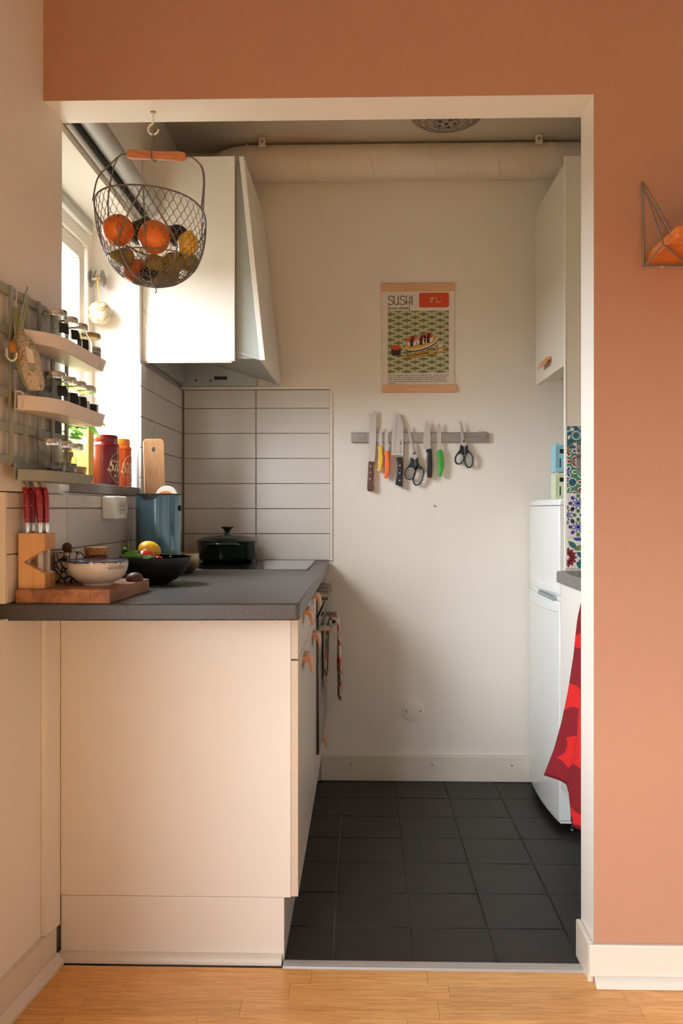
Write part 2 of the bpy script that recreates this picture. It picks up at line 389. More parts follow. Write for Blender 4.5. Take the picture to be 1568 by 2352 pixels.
def thing(name, label, cat, loc, group=None):
    o = bpy.data.objects.new(name, None); o.empty_display_size = .02; COL.objects.link(o); o.location = loc; WP[o.name] = Vector(loc)
    return tag(o, label, cat, group)
def struct(o): o['kind'] = 'structure'; return o
def copy_tree(o, loc, label=None, rot=None):
    c = o.copy(); COL.objects.link(c); c.location = loc; WP[c.name] = Vector(loc)
    if label: c['label'] = label
    if rot is not None: c.rotation_euler = rot
    def rec(a, b):
        for ch in list(a.children):
            d = ch.copy(); COL.objects.link(d); d.parent = b; WP[d.name] = Vector(loc); rec(ch, d)
    rec(o, c); return c
def text_verts(s, size, shear=0., bold=0.):
    cu = bpy.data.curves.new('txt', 'FONT'); cu.body = s; cu.size = size; cu.shear = shear; cu.offset = bold; cu.resolution_u = 3
    ob = bpy.data.objects.new('txt', cu); COL.objects.link(ob)
    dg = bpy.context.evaluated_depsgraph_get(); dg.update()
    me = bpy.data.meshes.new_from_object(ob.evaluated_get(dg))
    vs = [v.co.copy() for v in me.vertices]; fs = [tuple(p.vertices) for p in me.polygons]
    bpy.data.objects.remove(ob); bpy.data.curves.remove(cu); bpy.data.meshes.remove(me)
    return vs, fs
def flat_text(mb, s, size, x, y, z, bold=0., shear=0.):
    vs, fs = text_verts(s, size, shear, bold)
    return mb.add([(x + v.x, y, z + v.y) for v in vs], fs)
def wrap_text(mb, s, size, c, r, ang, z, shear=.3, bold=0., rz=None):
    """text wrapped on a vertical cylinder; ang = angle of its left end (radians, seen from -Y: -PI/2 is nearest)"""
    vs, fs = text_verts(s, size, shear, bold)
    out = []
    for v in vs:
        rr = r if rz is None else rz(z + v.y)
        t = ang + v.x / r; out.append((c[0] + rr * math.cos(t), c[1] + rr * math.sin(t), c[2] + z + v.y))
    return mb.add(out, fs)
def arc(cx, cz, rx, rz, a0, a1, n=12):
    return [(cx + rx * math.cos(math.radians(a0 + (a1 - a0) * i / n)), cz + rz * math.sin(math.radians(a0 + (a1 - a0) * i / n))) for i in range(n + 1)]
def smooth_path(pts, n=6):
    pts = [Vector(p) for p in pts]; out = []
    for i in range(len(pts) - 1):
        p0 = pts[max(i - 1, 0)]; p1 = pts[i]; p2 = pts[i + 1]; p3 = pts[min(i + 2, len(pts) - 1)]
        for k in range(n):
            t = k / n; out.append(.5 * ((2 * p1) + (p2 - p0) * t + (2 * p0 - 5 * p1 + 4 * p2 - p3) * t * t + (3 * p1 - p0 - 3 * p2 + p3) * t ** 3))
    out.append(pts[-1]); return out

# ================================================================== SETTING
BY = 3.445                                                    # kitchen back wall
def lxu(y): return -.750 - .045 * max(0, 2.094 - y)            # left wall above eye level
def lxl(y): return -.750 - .11 * max(0, 2.094 - max(y, 1.70))  # left wall below

# left wall
m = MB()
m.box(-.968, -.750, 2.094, 3.62, -.1, 1.143)
m.box(-.968, -.750, 2.094, 3.62, 2.045, 2.62)
m.box(-.968, -.750, 2.826, 3.62, 1.143, 2.045)
WY0, WY1, WZ0, WZ1 = -2.00, .55, .50, 1.74
m.prism([(lxl(2.094), 2.094), (lxl(1.7), 1.7), (lxl(1.7), WY1), (-.968, WY1), (-.968, 2.094)], 'z', -.1, .86)
m.prism([(-.750, 2.094), (-.812, 1.80), (-.812, WY1), (-.968, WY1), (-.968, 2.094)], 'z', .86, 1.14)
m.prism([(lxu(2.094), 2.094), (lxu(1.2), 1.2), (lxu(1.2), WY1), (-.968, WY1), (-.968, 2.094)], 'z', 1.14, 2.62)
m.box(-.968, -.79, WY0, WY1, -.1, WZ0).box(-.968, -.79, WY0, WY1, WZ1, 2.62).box(-.968, -.79, -3.2, WY0, -.1, 2.62)
wl = struct(m.build('wall_left', 'plaster_near', smooth=False, origin=(-.8, 0, 0)))
# kitchen back wall, right walls, rear wall, ceiling
struct(MB().box(-.968, 1.5, BY, 3.62, -.1, 2.62).build('wall_back', 'plaster', smooth=False, origin=(0, BY, 0)))
struct(MB().box(1.30, 1.45, 2.10, BY, -.1, 2.62).build('wall_right', 'plaster', smooth=False))
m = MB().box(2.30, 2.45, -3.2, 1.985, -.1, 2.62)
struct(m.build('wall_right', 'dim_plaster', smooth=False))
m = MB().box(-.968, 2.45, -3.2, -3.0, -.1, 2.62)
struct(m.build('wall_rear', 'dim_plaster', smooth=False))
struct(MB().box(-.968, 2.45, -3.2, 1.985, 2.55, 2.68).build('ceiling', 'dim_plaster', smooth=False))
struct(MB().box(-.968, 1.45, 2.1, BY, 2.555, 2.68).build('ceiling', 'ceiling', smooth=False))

# terracotta partition with the opening
m = MB()
def part_box(x0, x1, z0, z1):
    m.use(1).box(x0, x1, 1.9855, 2.10, z0, z1)
    m.use(0).box(x0, x1, 1.984, 1.9855, z0, z1)
part_box(-.80, .537, 2.066, 2.62); part_box(.537, 2.45, -.05, 2.62)
struct(m.build('wall_front', ['terracotta', 'gloss_white'], smooth=False, origin=(.6, 1.985, 0)))

# baseboards
struct(MB().box(-.17, .75, 3.427, BY, 0, .105).build('baseboard_back', 'baseboard', bev=.004))
for x in (-.05, .28, .60):
    s_ = MB().lathe([(0, 0), (.004, 0), (.003, -.0015), (0, -.0015)], (x, 3.427, .068), 12, 'y').build('screw', 'steel', bpy.data.objects['baseboard_back'])
m = MB().box(.524, 2.3, 1.972, 1.984, .018, .092).box(.524, .5365, 1.984, 2.10, 0, .092)
m.prism([(1.952, 0), (1.953, .009), (1.957, .016), (1.964, .02), (1.972, .022), (1.972, 0)], 'x', .535, 2.3)
struct(m.build('baseboard_front', 'baseboard', bev=.0025))
m = MB()
yy = [2.035, 1.70, .5]
pl = [(lxl(y) + .0, y) for y in yy]; pr_ = [(lxl(y) + .014, y) for y in yy]
m.prism(pl + pr_[::-1], 'z', 0.0, .088)
pr2 = [(lxl(y) + .034, y) for y in yy]; pr3 = [(lxl(y) + .018, y) for y in yy]
m.prism(pr_ + pr2[::-1], 'z', 0, .008, top_poly=pr_ + pr2[::-1])
m.prism(pr_ + pr2[::-1], 'z', .008, .026, top_poly=pr_ + pr3[::-1])
struct(m.build('baseboard_left', 'baseboard', smooth=False))
# vertical batten beside the counter panel
m = MB().prism([(lxl(1.985), 1.985), (lxl(1.985) + .012, 1.988), (-.737, 2.0485), (-.76, 2.0485)], 'z', .088, .855)
struct(m.build('trim_1', 'gloss_white', bev=.002))

# floors ------------------------------------------------------------
kf = struct(MB().box(-.968, 1.45, 2.035, BY, -.10, -.004).build('floor', 'fgrout', smooth=False, origin=(0, 2.5, 0)))
kf['label'] = 'black square floor tiles of the kitchen'
xs = [-.276, -.0755, .1255, .3265, .5280, .729, .93]
ys = [2.053, 2.233, 2.434, 2.641, 2.841, 3.039, 3.233, 3.432]
g = .0022
for i in range(len(xs) - 1):
    for j in range(len(ys) - 1):
        x0 = max(xs[i], -.195); dz = random.uniform(-.0006, .0006)
        MB().box(x0 + g, xs[i + 1] - g, ys[j] + g, ys[j + 1] - g, -.012, dz).build('tile', 'ftile', kf, bev=.0012)
rf = struct(MB().box(-.968, 2.45, -3.2, 2.035, -.12, -.010).build('floor', 'soil', smooth=False, origin=(0, 0, 0)))
rf['label'] = 'oak strip parquet of the near room'
y = 2.026; row = 0
rnd = random.Random(3)
while y > 1.45:
    y0 = y - .0655; x = -.80 - rnd.uniform(0, .3)
    while x < 1.0:
        L = rnd.uniform(.26, .46); x1 = min(x + L, 1.5)
        if x1 > -.76 and x1 - max(x, -.80) > .02: MB().box(max(x, -.80) + .0003, x1 - .0003, y0 + .0003, y - .0003, -.010, rnd.uniform(-.0002, .0002)).build('plank', 'parquet', rf, smooth=False)
        x = x1
    y = y0; row += 1
m = MB(); yb = y
while yb > -3.0:
    x = -.83 + (row % 3) * -.1
    while x < 2.3:
        x1 = min(x + .42, 2.3); m.box(max(x, -.83) + .0003, x1 - .0003, yb - .0652, yb - .0003, -.010, 0); x = x1
    yb -= .0655; row += 1
x = 1.5; yb = 2.026
while yb > 1.46: m.box(1.5005, 2.3, yb - .0652, yb - .0003, -.010, 0); yb -= .0655
m.build('plank_rest', 'parquet', rf, smooth=False, kind='stuff')
# aluminium threshold with grooves
m = MB().prism([(2.023, .001), (2.026, .005), (2.031, .007), (2.0325, .0055), (2.034, .007), (2.040, .0075), (2.0415, .006), (2.043, .0075), (2.049, .007), (2.0505, .0055), (2.052, .0065), (2.057, .002), (2.057, -.003), (2.023, -.003)], 'x', -.192, .528)
struct(m.build('trim_2', 'alu', smooth=False))['label'] = 'grooved aluminium threshold strip'

# kitchen window ----------------------------------------------------
win = struct(MB().box(-.965, -.905, 2.10, 2.82, 1.172, 1.215).box(-.965, -.905, 2.10, 2.82, 1.965, 2.04).box(-.965, -.905, 2.10, 2.15, 1.215, 1.965).box(-.965, -.905, 2.775, 2.82, 1.215, 1.965).build('window_1', 'cabinet', bev=.003))
MB().box(-.955, -.915, 2.15, 2.765, 1.217, 1.262).box(-.955, -.915, 2.15, 2.765, 1.915, 1.963).box(-.955, -.915, 2.152, 2.20, 1.262, 1.915).box(-.955, -.915, 2.715, 2.765, 1.262, 1.915).build('sash', 'cabinet', win, bev=.003)
MB().box(-.938, -.934, 2.20, 2.715, 1.262, 1.915).build('pane', 'pane', win, smooth=False)
v = MB().box(-.905, -.885, 2.12, 2.77, 2.002, 2.04).build('vent', 'white_pl', win, bev=.008)
m = MB()
for k in range(6): m.box(-.886, -.884, 2.14, 2.755, 2.006 + k * .0055, 2.0085 + k * .0055)
m.build('slot', 'blind', v, smooth=False)
sl = struct(MB().box(-.93, -.742, 2.128, 2.86, 1.144, 1.172).build('trim_3', 'stone', bev=.002)); sl['label'] = 'grey stone window sill'
struct(MB().box(-.975, -.93, 2.094, 2.86, 1.143, 1.172).build('trim_4', 'gloss_white', smooth=False))
# near-room windows (behind the camera, light the room)
f = MB()
for a0, a1 in ((WY0, WY0 + .06), (-.755, -.695), (WY1 - .06, WY1)): f.box(-.96, -.90, a0, a1, WZ0, WZ1)
f.box(-.96, -.90, WY0, WY1, WZ0, WZ0 + .06).box(-.96, -.90, WY0, WY1, WZ1 - .06, WZ1)
o = struct(f.build('window_2', 'cabinet', bev=.003)); MB().box(-.932, -.928, WY0, WY1, WZ0, WZ1).build('pane', 'pane', o, smooth=False)

# window knob + painted ball ---------------------------------------
k = thing('window_knob', 'steel window latch with a round disc knob on the window frame', 'handle', (-.905, 2.79, 1.866))
MB().lathe([(0, 0), (.028, 0), (.028, .003), (.020, .007), (0, .007)], (-.905, 2.79, 1.866), 24, 'x').build('rosette', 'steel', k)
MB().lathe([(0, 0), (.010, 0), (.007, .01), (.0065, .035), (0, .035)], (-.899, 2.79, 1.866), 16, 'x').build('shaft', 'steel', k)
MB().lathe([(0, 0), (.024, .001), (.028, .004), (.024, .007), (0, .008)], (-.866, 2.79, 1.866), 24, 'x').build('disc', 'steel', k)
MB().tube([(-.897, 2.785, 1.872), (-.889, 2.779, 1.884), (-.885, 2.777, 1.892)], .006, 8).build('latch_thumb', 'steel', k)
b = thing('painted_ball', 'white and gold painted ball hanging on yellow string from the window latch', 'ornament', (-.868, 2.775, 1.748))
MB().ball((-.868, 2.775, 1.748), .0385, 32).build('ball', 'ballprint', b)
MB().tube([(-.880, 2.782, 1.873), (-.878, 2.780, 1.85), (-.873, 2.777, 1.82), (-.868, 2.775, 1.785)], .0013, 6).tube([(-.875, 2.784, 1.874), (-.875, 2.780, 1.85), (-.872, 2.776, 1.82)], .0012, 6).tube([(-.880, 2.783, 1.8735), (-.872, 2.79, 1.8745), (-.866, 2.79, 1.8745)], .0013, 6).build('string', 'string', b)

# roller blind -----------------------------------------------------
bl = thing('roller_blind', 'grey rolled-up roller blind cassette above the kitchen window', 'blind', (-.72, 2.45, 2.06))
MB().tube([(-.710, 2.102, 2.118), (-.710, 2.85, 2.118)], .029, 24).build('fabric_roll', 'blind', bl)
MB().box(-.7495, -.734, 2.102, 2.84, 2.072, 2.16).build('shadow_gap_strip', 'blind_dark', bl)  # near-black strip standing in for the shade between roll and wall
MB().tube([(-.741, 2.102, 2.070), (-.741, 2.84, 2.070)], .0085, 16).build('bottom_bar', 'blind', bl)
MB().box(-.7495, -.68, 2.846, 2.852, 2.085, 2.15).build('end_bracket', 'white_pl', bl)
ch = MB(); path = smooth_path([(-.722, 2.846, 2.10), (-.735, 2.846, 1.90), (-.738, 2.845, 1.76), (-.728, 2.845, 1.69), (-.712, 2.845, 1.662), (-.697, 2.845, 1.685), (-.692, 2.845, 1.74), (-.700, 2.845, 1.86), (-.706, 2.846, 2.10)], 20)
acc = 0; last = path[0]
for p in path:
    acc += (p - last).length; last = p
    if acc > .0062: ch.ball(p, .0021, 8); acc = 0
ch.build('bead_chain', 'bead', bl, kind='stuff')

# wall tiles ---------------------------------------------------------
tb = struct(MB().box(-.740, -.131, BY - .006, BY, .893, 1.588).build('trim_5', 'grout', smooth=False)); tb['label'] = 'stack-bonded white wall tiles behind the hob'
zr = [.893, 1.001, 1.103, 1.205, 1.307, 1.409, 1.511, 1.586]
for c0, c1 in ((-.728, -.4365), (-.4325, -.1335)):
    for i in range(7): MB().box(c0, c1, BY - .010, BY - .003, zr[i] + .0015, zr[i + 1] - .0015).build('tile', 'tile', tb, bev=.001)
MB().box(-.1335, -.124, BY - .008, BY, .893, 1.588).build('edge_filler', 'plaster', tb)
MB().box(-.745, -.1335, BY - .011, BY, 1.5885, 1.60).build('top_trim', 'gloss_white', tb, bev=.002)
def tlx(y): return -.7375 - (.155 * (2.094 - y) if y < 2.094 else -.0025 * min(1, (y - 2.094) / 1.3))
m = MB(); ya = [1.832, 2.094, 2.80, BY - .01]
m.prism([(tlx(q) - .004, q) for q in ya[:3]] + [(-.76, 2.80), (-.76, 2.094), (-.80, 2.02), (-.80, 1.832)], 'z', .893, 1.138)
m.box(-.752, -.7395, 2.80, BY - .006, .893, 1.60)
tl = struct(m.build('trim_6', 'grout', smooth=False)); tl['label'] = 'white wall tiles along the left kitchen wall'
m = MB().prism([(-.806, 1.826), (tlx(1.826), 1.826), (tlx(1.832), 1.834), (-.806, 1.834)], 'z', .8935, 1.138).build('end_face', 'gloss_white', tl, bev=.0015)
cols = [1.834, 2.094, 2.388, 2.690, 2.799, 2.974, 3.272, 3.432]
for a0, a1 in zip(cols[:-1], cols[1:]):
    rows = [.893, 1.001, 1.103, 1.138] if a1 < 2.80 else zr
    for z0, z1 in zip(rows[:-1], rows[1:]):
        A0, A1 = a0 + .0015, a1 - .0015
        if a1 == 2.799: A1 = 2.799
        if a0 == 2.799: A0 = 2.799
        MB().prism([(tlx(A0), A0), (tlx(A1), A1), (tlx(A1) - .008, A1), (tlx(A0) - .008, A0)], 'z', z0 + .0015, z1 - .0015).build('tile', 'tile', tl, bev=.001)
# ================================================================== COUNTER
wt = MB().prism([(-.83, 1.836), (-.145, 1.862), (-.139, 1.868), (-.138, BY - .012), (-.738, BY - .012), (-.741, 2.094), (-.83, 1.89)], 'z', .855, .893).build('worktop', 'laminate', bev=.004)
tag(wt, 'speckled dark grey laminate worktop over the left-hand kitchen cabinets', 'worktop')
hob = thing('ceramic_hob', 'black ceramic glass hob set into the dark worktop', 'hob', (-.445, 3.11, .893))
MB().box(-.70, -.19, 2.857, 3.37, .8932, .8975).build('glass_plate', 'glassblack', hob, bev=.001)
MB().ring([(-.702, 2.855), (-.188, 2.855), (-.188, 3.372), (-.702, 3.372)], [(-.6995, 2.8575), (-.1905, 2.8575), (-.1905, 3.3695), (-.6995, 3.3695)], 'z', .8931, .8965).build('rim', 'dark_steel', hob, smooth=False)

def base_cabinet(name, label, y0, y1, side):
    t = thing(name, label, 'cabinet', (-.45, (y0 + y1) / 2, 0))
    m = MB().box(-.735, -.175, y0 + (.018 if side else .001), y1 - .001, .157, .853)
    m.build('carcass', 'cabinet', t, smooth=False)
    if side:
        MB().box(-.738, -.1745, y0, y0 + .0175, .1585, .8545).build('end_panel', 'cabinet', t, bev=.001)
        MB().box(-.738, -.191, y0 + .003, y0 + .018, .0, .1565).build('plinth_end', 'cabinet', t, bev=.001)
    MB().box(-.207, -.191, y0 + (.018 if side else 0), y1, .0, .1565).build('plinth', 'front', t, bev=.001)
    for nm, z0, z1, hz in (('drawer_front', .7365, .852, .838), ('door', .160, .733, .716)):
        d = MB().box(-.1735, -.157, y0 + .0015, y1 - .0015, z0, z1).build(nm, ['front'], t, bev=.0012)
        MB().box(-.1738, -.1572, y0 + .0008, y0 + .0016, z0 + .0015, z1 - .0015).build('edge_band', 'cab_edge', d, smooth=False)
        handle(d, -.157, (y0 + y1) / 2, hz)
    return t
def handle(par, x, yc, zt, w=.092, drop=.041, out=.026):
    pr = [(0, 0), (.010, .0005), (.018, -.004), (.0235, -.013), (.026, -.026), (.026, -.041), (.0215, -.041), (.020, -.029), (.0165, -.019), (.010, -.0125), (0, -.012)]
    q = [(x + a * out / .026, zt + b * drop / .041) for a, b in pr]
    return MB().prism(q, 'y', yc - w / 2, yc + w / 2).build('handle', 'copperwood', par, bev=.001)
base_cabinet('base_cabinet', 'white base cabinet with end panel, at the near end of the dark worktop', 2.050, 2.449, True)
base_cabinet('base_cabinet', 'second base cabinet, between the near cabinet and the oven', 2.450, 2.849, False)
# skirting quarter round under the panel
m = MB().prism([(2.053, 0), (2.035, 0), (2.036, .007), (2.040, .014), (2.046, .020), (2.053, .022)], 'x', -.74, -.196)
struct(m.build('trim_7', 'baseboard'))
# oven
ov = thing('built_in_oven', 'built-in oven with black glass door under the hob', 'oven', (-.45, 3.14, .157))
MB().box(-.735, -.175, 2.852, 3.432, .157, .853).build('carcass', 'cabinet', ov, smooth=False)
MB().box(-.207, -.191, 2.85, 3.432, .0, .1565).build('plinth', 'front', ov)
MB().box(-.175, -.152, 2.853, 3.43, .742, .85).build('control_panel', 'glassblack', ov, bev=.001)
dr = MB().box(-.175, -.148, 2.853, 3.43, .272, .735).build('oven_door', 'glassblack', ov, bev=.002)
MB().box(-.1485, -.1465, 2.857, 3.426, .276, .70).build('door_glass', 'steel', dr)
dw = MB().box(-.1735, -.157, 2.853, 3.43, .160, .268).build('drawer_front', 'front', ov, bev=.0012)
handle(dw, -.157, 3.14, .262, .085, .038)
for i, yk in enumerate((3.00, 3.14, 3.28)):
    MB().lathe([(0, 0), (.021, 0), (.019, .012), (.0185, .030), (0, .031)], (-.152, yk, .797), 24, 'x').build('knob', 'steel', ov)
for yk in (2.95, 3.35): MB().box(-.148, -.104, yk - .008, yk + .008, .677, .695).build('handle_bracket', 'steel', dr, bev=.001)
MB().box(-.112, -.102, 2.93, 3.37, .678, .694).build('handle_bar', 'steel', dr, bev=.0015)
# floral oven towel hung over the bar
def towel(name, label, y0, y1, zlo_front, zlo_back):
    m = MB(); nu, nv = 16, 40
    base = [(-.1345, zlo_back), (-.131, .56), (-.127, .66), (-.120, .699), (-.107, .7035), (-.095, .697), (-.091, .66), (-.089, .56), (-.087, zlo_front)]
    pp = smooth_path([(a, 0, b) for a, b in base], 6)
    vs = []
    for i, p in enumerate(pp):
        away = min(1, max(0, (.70 - p.z) / .15))
        for k in range(nu + 1):
            s_ = k / nu; yy_ = y0 + (y1 - y0) * s_
            off = .0055 * math.sin(s_ * 9 + (i > 27) * 2) * away
            side = 1 if i > 26 else -1
            vs.append((p.x + off * (1 if side > 0 else .5), yy_ + .006 * math.sin(p.z * 30) * away, p.z + (.02 * (s_ - .5) if i in (0, len(pp) - 1) else 0)))
    fs = [(i * (nu + 1) + k, i * (nu + 1) + k + 1, (i + 1) * (nu + 1) + k + 1, (i + 1) * (nu + 1) + k) for i in range(len(pp) - 1) for k in range(nu)]
    m.add(vs, fs); o = m.build(name, 'floral'); sm = o.modifiers.new('thickness', 'SOLIDIFY'); sm.thickness = .005; sm.offset = 1
    tag(o, label, 'towel')
towel('oven_towel', 'floral red and green towel folded over the oven handle bar', 3.03, 3.20, .425, .475)

# ================================================================== HOOD
hd = thing('extractor_hood', 'white extractor hood cabinet with slanted front over the hob', 'hood', (-.58, 3.15, 1.60))
MB().box(-.7495, -.434, 2.860, 2.876, 1.603, 2.298).build('side_panel', 'cabinet', hd, bev=.0012)
MB().box(-.749, -.445, 2.862, 2.874, 1.598, 1.603).build('panel_edge', 'cab_edge', hd)
MB().box(-.738, -.725, 2.877, BY - .013, 1.605, 2.29).build('inner_side', 'hoodmetal', hd)
MB().box(-.735, -.43, BY - .028, BY - .013, 1.600, 2.29).build('back_plate', 'hoodmetal', hd)
MB().box(-.725, -.44, 2.877, BY - .03, 1.76, 2.285).build('motor_box', 'hoodmetal', hd)
xt, xb = -.420, -.348
m = MB().prism([(xt, 2.298), (xt + .017, 2.298), (xb + .017, 1.606), (xb, 1.606)], 'y', 2.862, BY - .022); m.build('slanted_front', 'cabinet', hd, bev=.001)
m = MB().prism([(-.434, 2.290), (xt - .001, 2.290), (xb - .001, 1.615), (-.434, 1.615)], 'y', 2.885, 2.895).build('side_filler', 'hoodmetal', hd)
m = MB().prism([(xb - .002, 1.608), (-.66, 1.700), (-.66, 1.712), (xb - .002, 1.620)], 'y', 2.88, BY - .03).build('visor_plate', 'hoodmetal', hd, bev=.002)
for (xa, ya_, xc, yc_) in ((-.60, 3.0, -.55, 3.12), (-.46, 3.22, -.40, 3.38)):
    MB().box(xa, xc, BY - .034, BY - .0285, 1.625 + (xa + .6) * .1, 1.637 + (xa + .6) * .1).build('slot', 'black', hd)  # black strips painted for the dark gaps between visor and back plate
for xk in (-.675, -.617): MB().lathe([(0, 0), (.004, 0), (.004, -.002), (0, -.002)], (xk, BY - .0285, 1.622), 12, 'y').build('screw', 'black', hd)

# ventilation duct ---------------------------------------------------
du = thing('ventilation_duct', 'cream painted spiral ventilation duct under the kitchen ceiling', 'duct', (.2, 3.365, 2.48))
DY, DZ, DR = 3.366, 2.478, .069
MB().tube([(-.455, DY, DZ), (1.29, DY, DZ)], DR, 40).build('pipe', 'duct', du)
el = smooth_path([(-.44, DY, DZ), (-.50, DY, DZ - .004), (-.56, DY, DZ - .03), (-.59, DY, DZ - .08), (-.595, DY, DZ - .16)], 6)
MB().tube(el, DR - .002, 32).build('elbow', 'duct', du)
MB().tube([(-.462, DY, DZ), (-.452, DY, DZ)], DR + .003, 40).tube([(-.398, DY, DZ), (-.396, DY, DZ)], DR + .0015, 40).build('collar', 'duct', du)
m = MB()
for k in range(11):
    x0 = -.34 + k * .122; pts = []
    for j in range(33):
        t = j / 32; an = 2 * PI * t; pts.append((x0 + .122 * t * 1, DY - (DR + .0004) * math.cos(an), DZ - (DR + .0004) * math.sin(an)))
    m.tube(pts, .0014, 5)
m.build('spiral_seam', 'duct', du, kind='stuff')
for xk in (-.392, .680):
    c = MB(); pts = [(xk, DY - (DR + .002) * math.cos(a_), DZ + (DR + .002) * math.sin(a_)) for a_ in [2 * PI * j / 40 for j in range(40)]]
    vs = []
    for p in pts: vs += [(p[0] - .011, p[1], p[2]), (p[0] + .011, p[1], p[2])]
    c.add(vs, [(2 * i, 2 * i + 1, (2 * i + 3) % 80, (2 * i + 2) % 80) for i in range(40)])
    o = c.box(xk - .013, xk + .013, DY - DR - .012, DY - DR - .004, DZ + .035, DZ + .068).build('clamp', 'duct', du)
    MB().lathe([(0, 0), (.006, 0), (.006, -.006), (.003, -.010), (0, -.010)], (xk, DY - DR - .012, DZ + .052), 6, 'y').build('bolt', 'steel', o)

# ceiling lamp -------------------------------------------------------
lp = thing('ceiling_lamp', 'round engraved metal ceiling lamp dish over the kitchen', 'lamp', (.305, 3.10, 2.51))
MB().lathe([(0, 0), (.03, .001), (.06, .004), (.09, .010), (.115, .018), (.128, .026), (.126, .030), (.112, .022), (.06, .009), (0, .006)], (.305, 3.10, 2.507), 48).build('dish', 'lampshade', lp)
m = MB()
for k in range(5):
    an = 2 * PI * k / 5; m.lathe([(0, 0), (.006, 0), (.006, .002), (0, .002)], (.305 + .03 * math.cos(an), 3.10 + .03 * math.sin(an), 2.5062), 10)
m.lathe([(0, 0), (.007, 0), (.007, .002), (0, .002)], (.305, 3.10, 2.5055), 12).build('pierced_hole', 'black', lp)
m = MB()
for r in (.045, .075, .1): m.tube([(.305 + r * math.cos(2 * PI * j / 40), 3.10 + r * math.sin(2 * PI * j / 40), 2.507 + (.0022 if r < .05 else .0068 if r < .08 else .0125)) for j in range(40)], .0012, 5, closed=True)
m.build('embossed_ring', 'dark_steel', lp)
MB().lathe([(0, 0), (.05, 0), (.05, .035), (0, .035)], (.305, 3.10, 2.519), 24).build('mount', 'white_pl', lp)

# ================================================================== POSTER & KNIFE RACK (drawing units on the back wall)
U = .000417
def wx(c): return -.093 + c * U
def wz(d): return 2.067 - d * U * 1.0036
def wp(pts): return [(wx(a_), wz(b_)) for a_, b_ in pts]
pt = thing('sushi_poster', 'sushi print hanging between two pale wooden rails on the back wall', 'poster', (wx(762), BY, wz(1178)))
PY = BY - .006
MB().box(wx(413), wx(1110), PY, PY + .0006, wz(1110), wz(190)).build('sheet', 'poster', pt, smooth=False)
MB().box(wx(403), wx(1116), BY - .014, BY - .001, wz(198), wz(123)).build('rail', 'poster_wood', pt, bev=.0015)
MB().box(wx(414), wx(1132), BY - .014, BY - .001, wz(1178), wz(1105)).build('rail', 'poster_wood', pt, bev=.0015)
def clip(poly, x0, x1, z0, z1):
    def cut(P, ins, itx):
        out = []
        for i in range(len(P)):
            a_, b_ = P[i - 1], P[i]
            if ins(b_):
                if not ins(a_): out.append(itx(a_, b_))
                out.append(b_)
            elif ins(a_): out.append(itx(a_, b_))
        return out
    def ix(X): return lambda a_, b_: (X, a_[1] + (b_[1] - a_[1]) * (X - a_[0]) / (b_[0] - a_[0]))
    def iz(Z): return lambda a_, b_: (a_[0] + (b_[0] - a_[0]) * (Z - a_[1]) / (b_[1] - a_[1]), Z)
    for ins, it in ((lambda p: p[0] >= x0, ix(x0)), (lambda p: p[0] <= x1, ix(x1)), (lambda p: p[1] >= z0, iz(z0)), (lambda p: p[1] <= z1, iz(z1))):
        if len(poly) < 3: return []
        poly = cut(poly, ins, it)
    return poly
def flatpoly(m, poly, yv): 
    if len(poly) >= 3: m.add([(p[0], yv, p[1]) for p in poly], [tuple(range(len(poly)))])
m = MB(); X0, X1, Z1_, Z0_ = 466, 1056, 388, 990
m.use(0); flatpoly(m, wp([(X0, Z1_), (X1, Z1_), (X1, Z0_), (X0, Z0_)]), PY - .0002)
def lobes(cx, cy, R, h):
    pts = []
    for j in range(0, 49):
        t = math.radians(180 - 180 * j / 48)
        k = .84 + .20 * abs(math.sin(3 * t))
        pts.append((cx + R * math.cos(t) * k, cy - h * math.sin(t) * k))
    pts += [(cx + R * .5, cy + h * .5), (cx, cy + h * .8), (cx - R * .5, cy + h * .5)]
    return pts
layer = 0; row = 0; cy = 372
while cy < 1040:
    layer += 1
    for kx in range(-1, 6):
        cx = 488 + kx * 162 + (81 if row % 2 else 0)
        for R, h, mi, dd in ((80, 52, 1, 0), (72, 45, 0, .3), (66, 39, 1, .45), (58, 32, 0, .6)):
            p = clip([(a_, b_) for a_, b_ in lobes(cx, cy, R, h)], X0, X1, Z1_, Z0_)
            m.use(mi if mi else 0); 
            if p: flatpoly(m, wp(p), PY - .0002 - (layer + dd) * .00004)
    cy += 31; row += 1
m.use(0)
m.build('wave_pattern', ['p_green', 'p_white'], pt, smooth=False)
L0 = PY - .0002 - 26 * .00004
m = MB()
def fp(i, pts, k): m.use(i); flatpoly(m, wp(pts), L0 - k * .00006)
rr_ = lambda x0, y0, x1, y1, r: [(x1 - r + r * math.cos(t), y0 + r - r * math.sin(t)) for t in [PI / 2 * j / 6 for j in range(7)]] + [(x0 + r - r * math.sin(t), y0 + r - r * math.cos(t)) for t in [PI / 2 * j / 6 for j in range(7)]] + [(x0 + r - r * math.cos(t), y1 - r + r * math.sin(t)) for t in [PI / 2 * j / 6 for j in range(7)]] + [(x1 - r + r * math.sin(t), y1 - r + r * math.cos(t)) for t in [PI / 2 * j / 6 for j in range(7)]]
fp(0, rr_(769, 214, 1058, 356, 18), 1)
def tilt_oval(cx, cy, rx, ry, an, n=40):
    return [(cx + rx * math.cos(t) * math.cos(an) - ry * math.sin(t) * math.sin(an), cy + rx * math.cos(t) * math.sin(an) + ry * math.sin(t) * math.cos(an)) for t in [2 * PI * j / n for j in range(n)]]
m.build('red_panel_print', ['p_red', 'p_green', 'p_salmon', 'p_white', 'p_yellow', 'p_dark'], pt, smooth=False); m = MB()
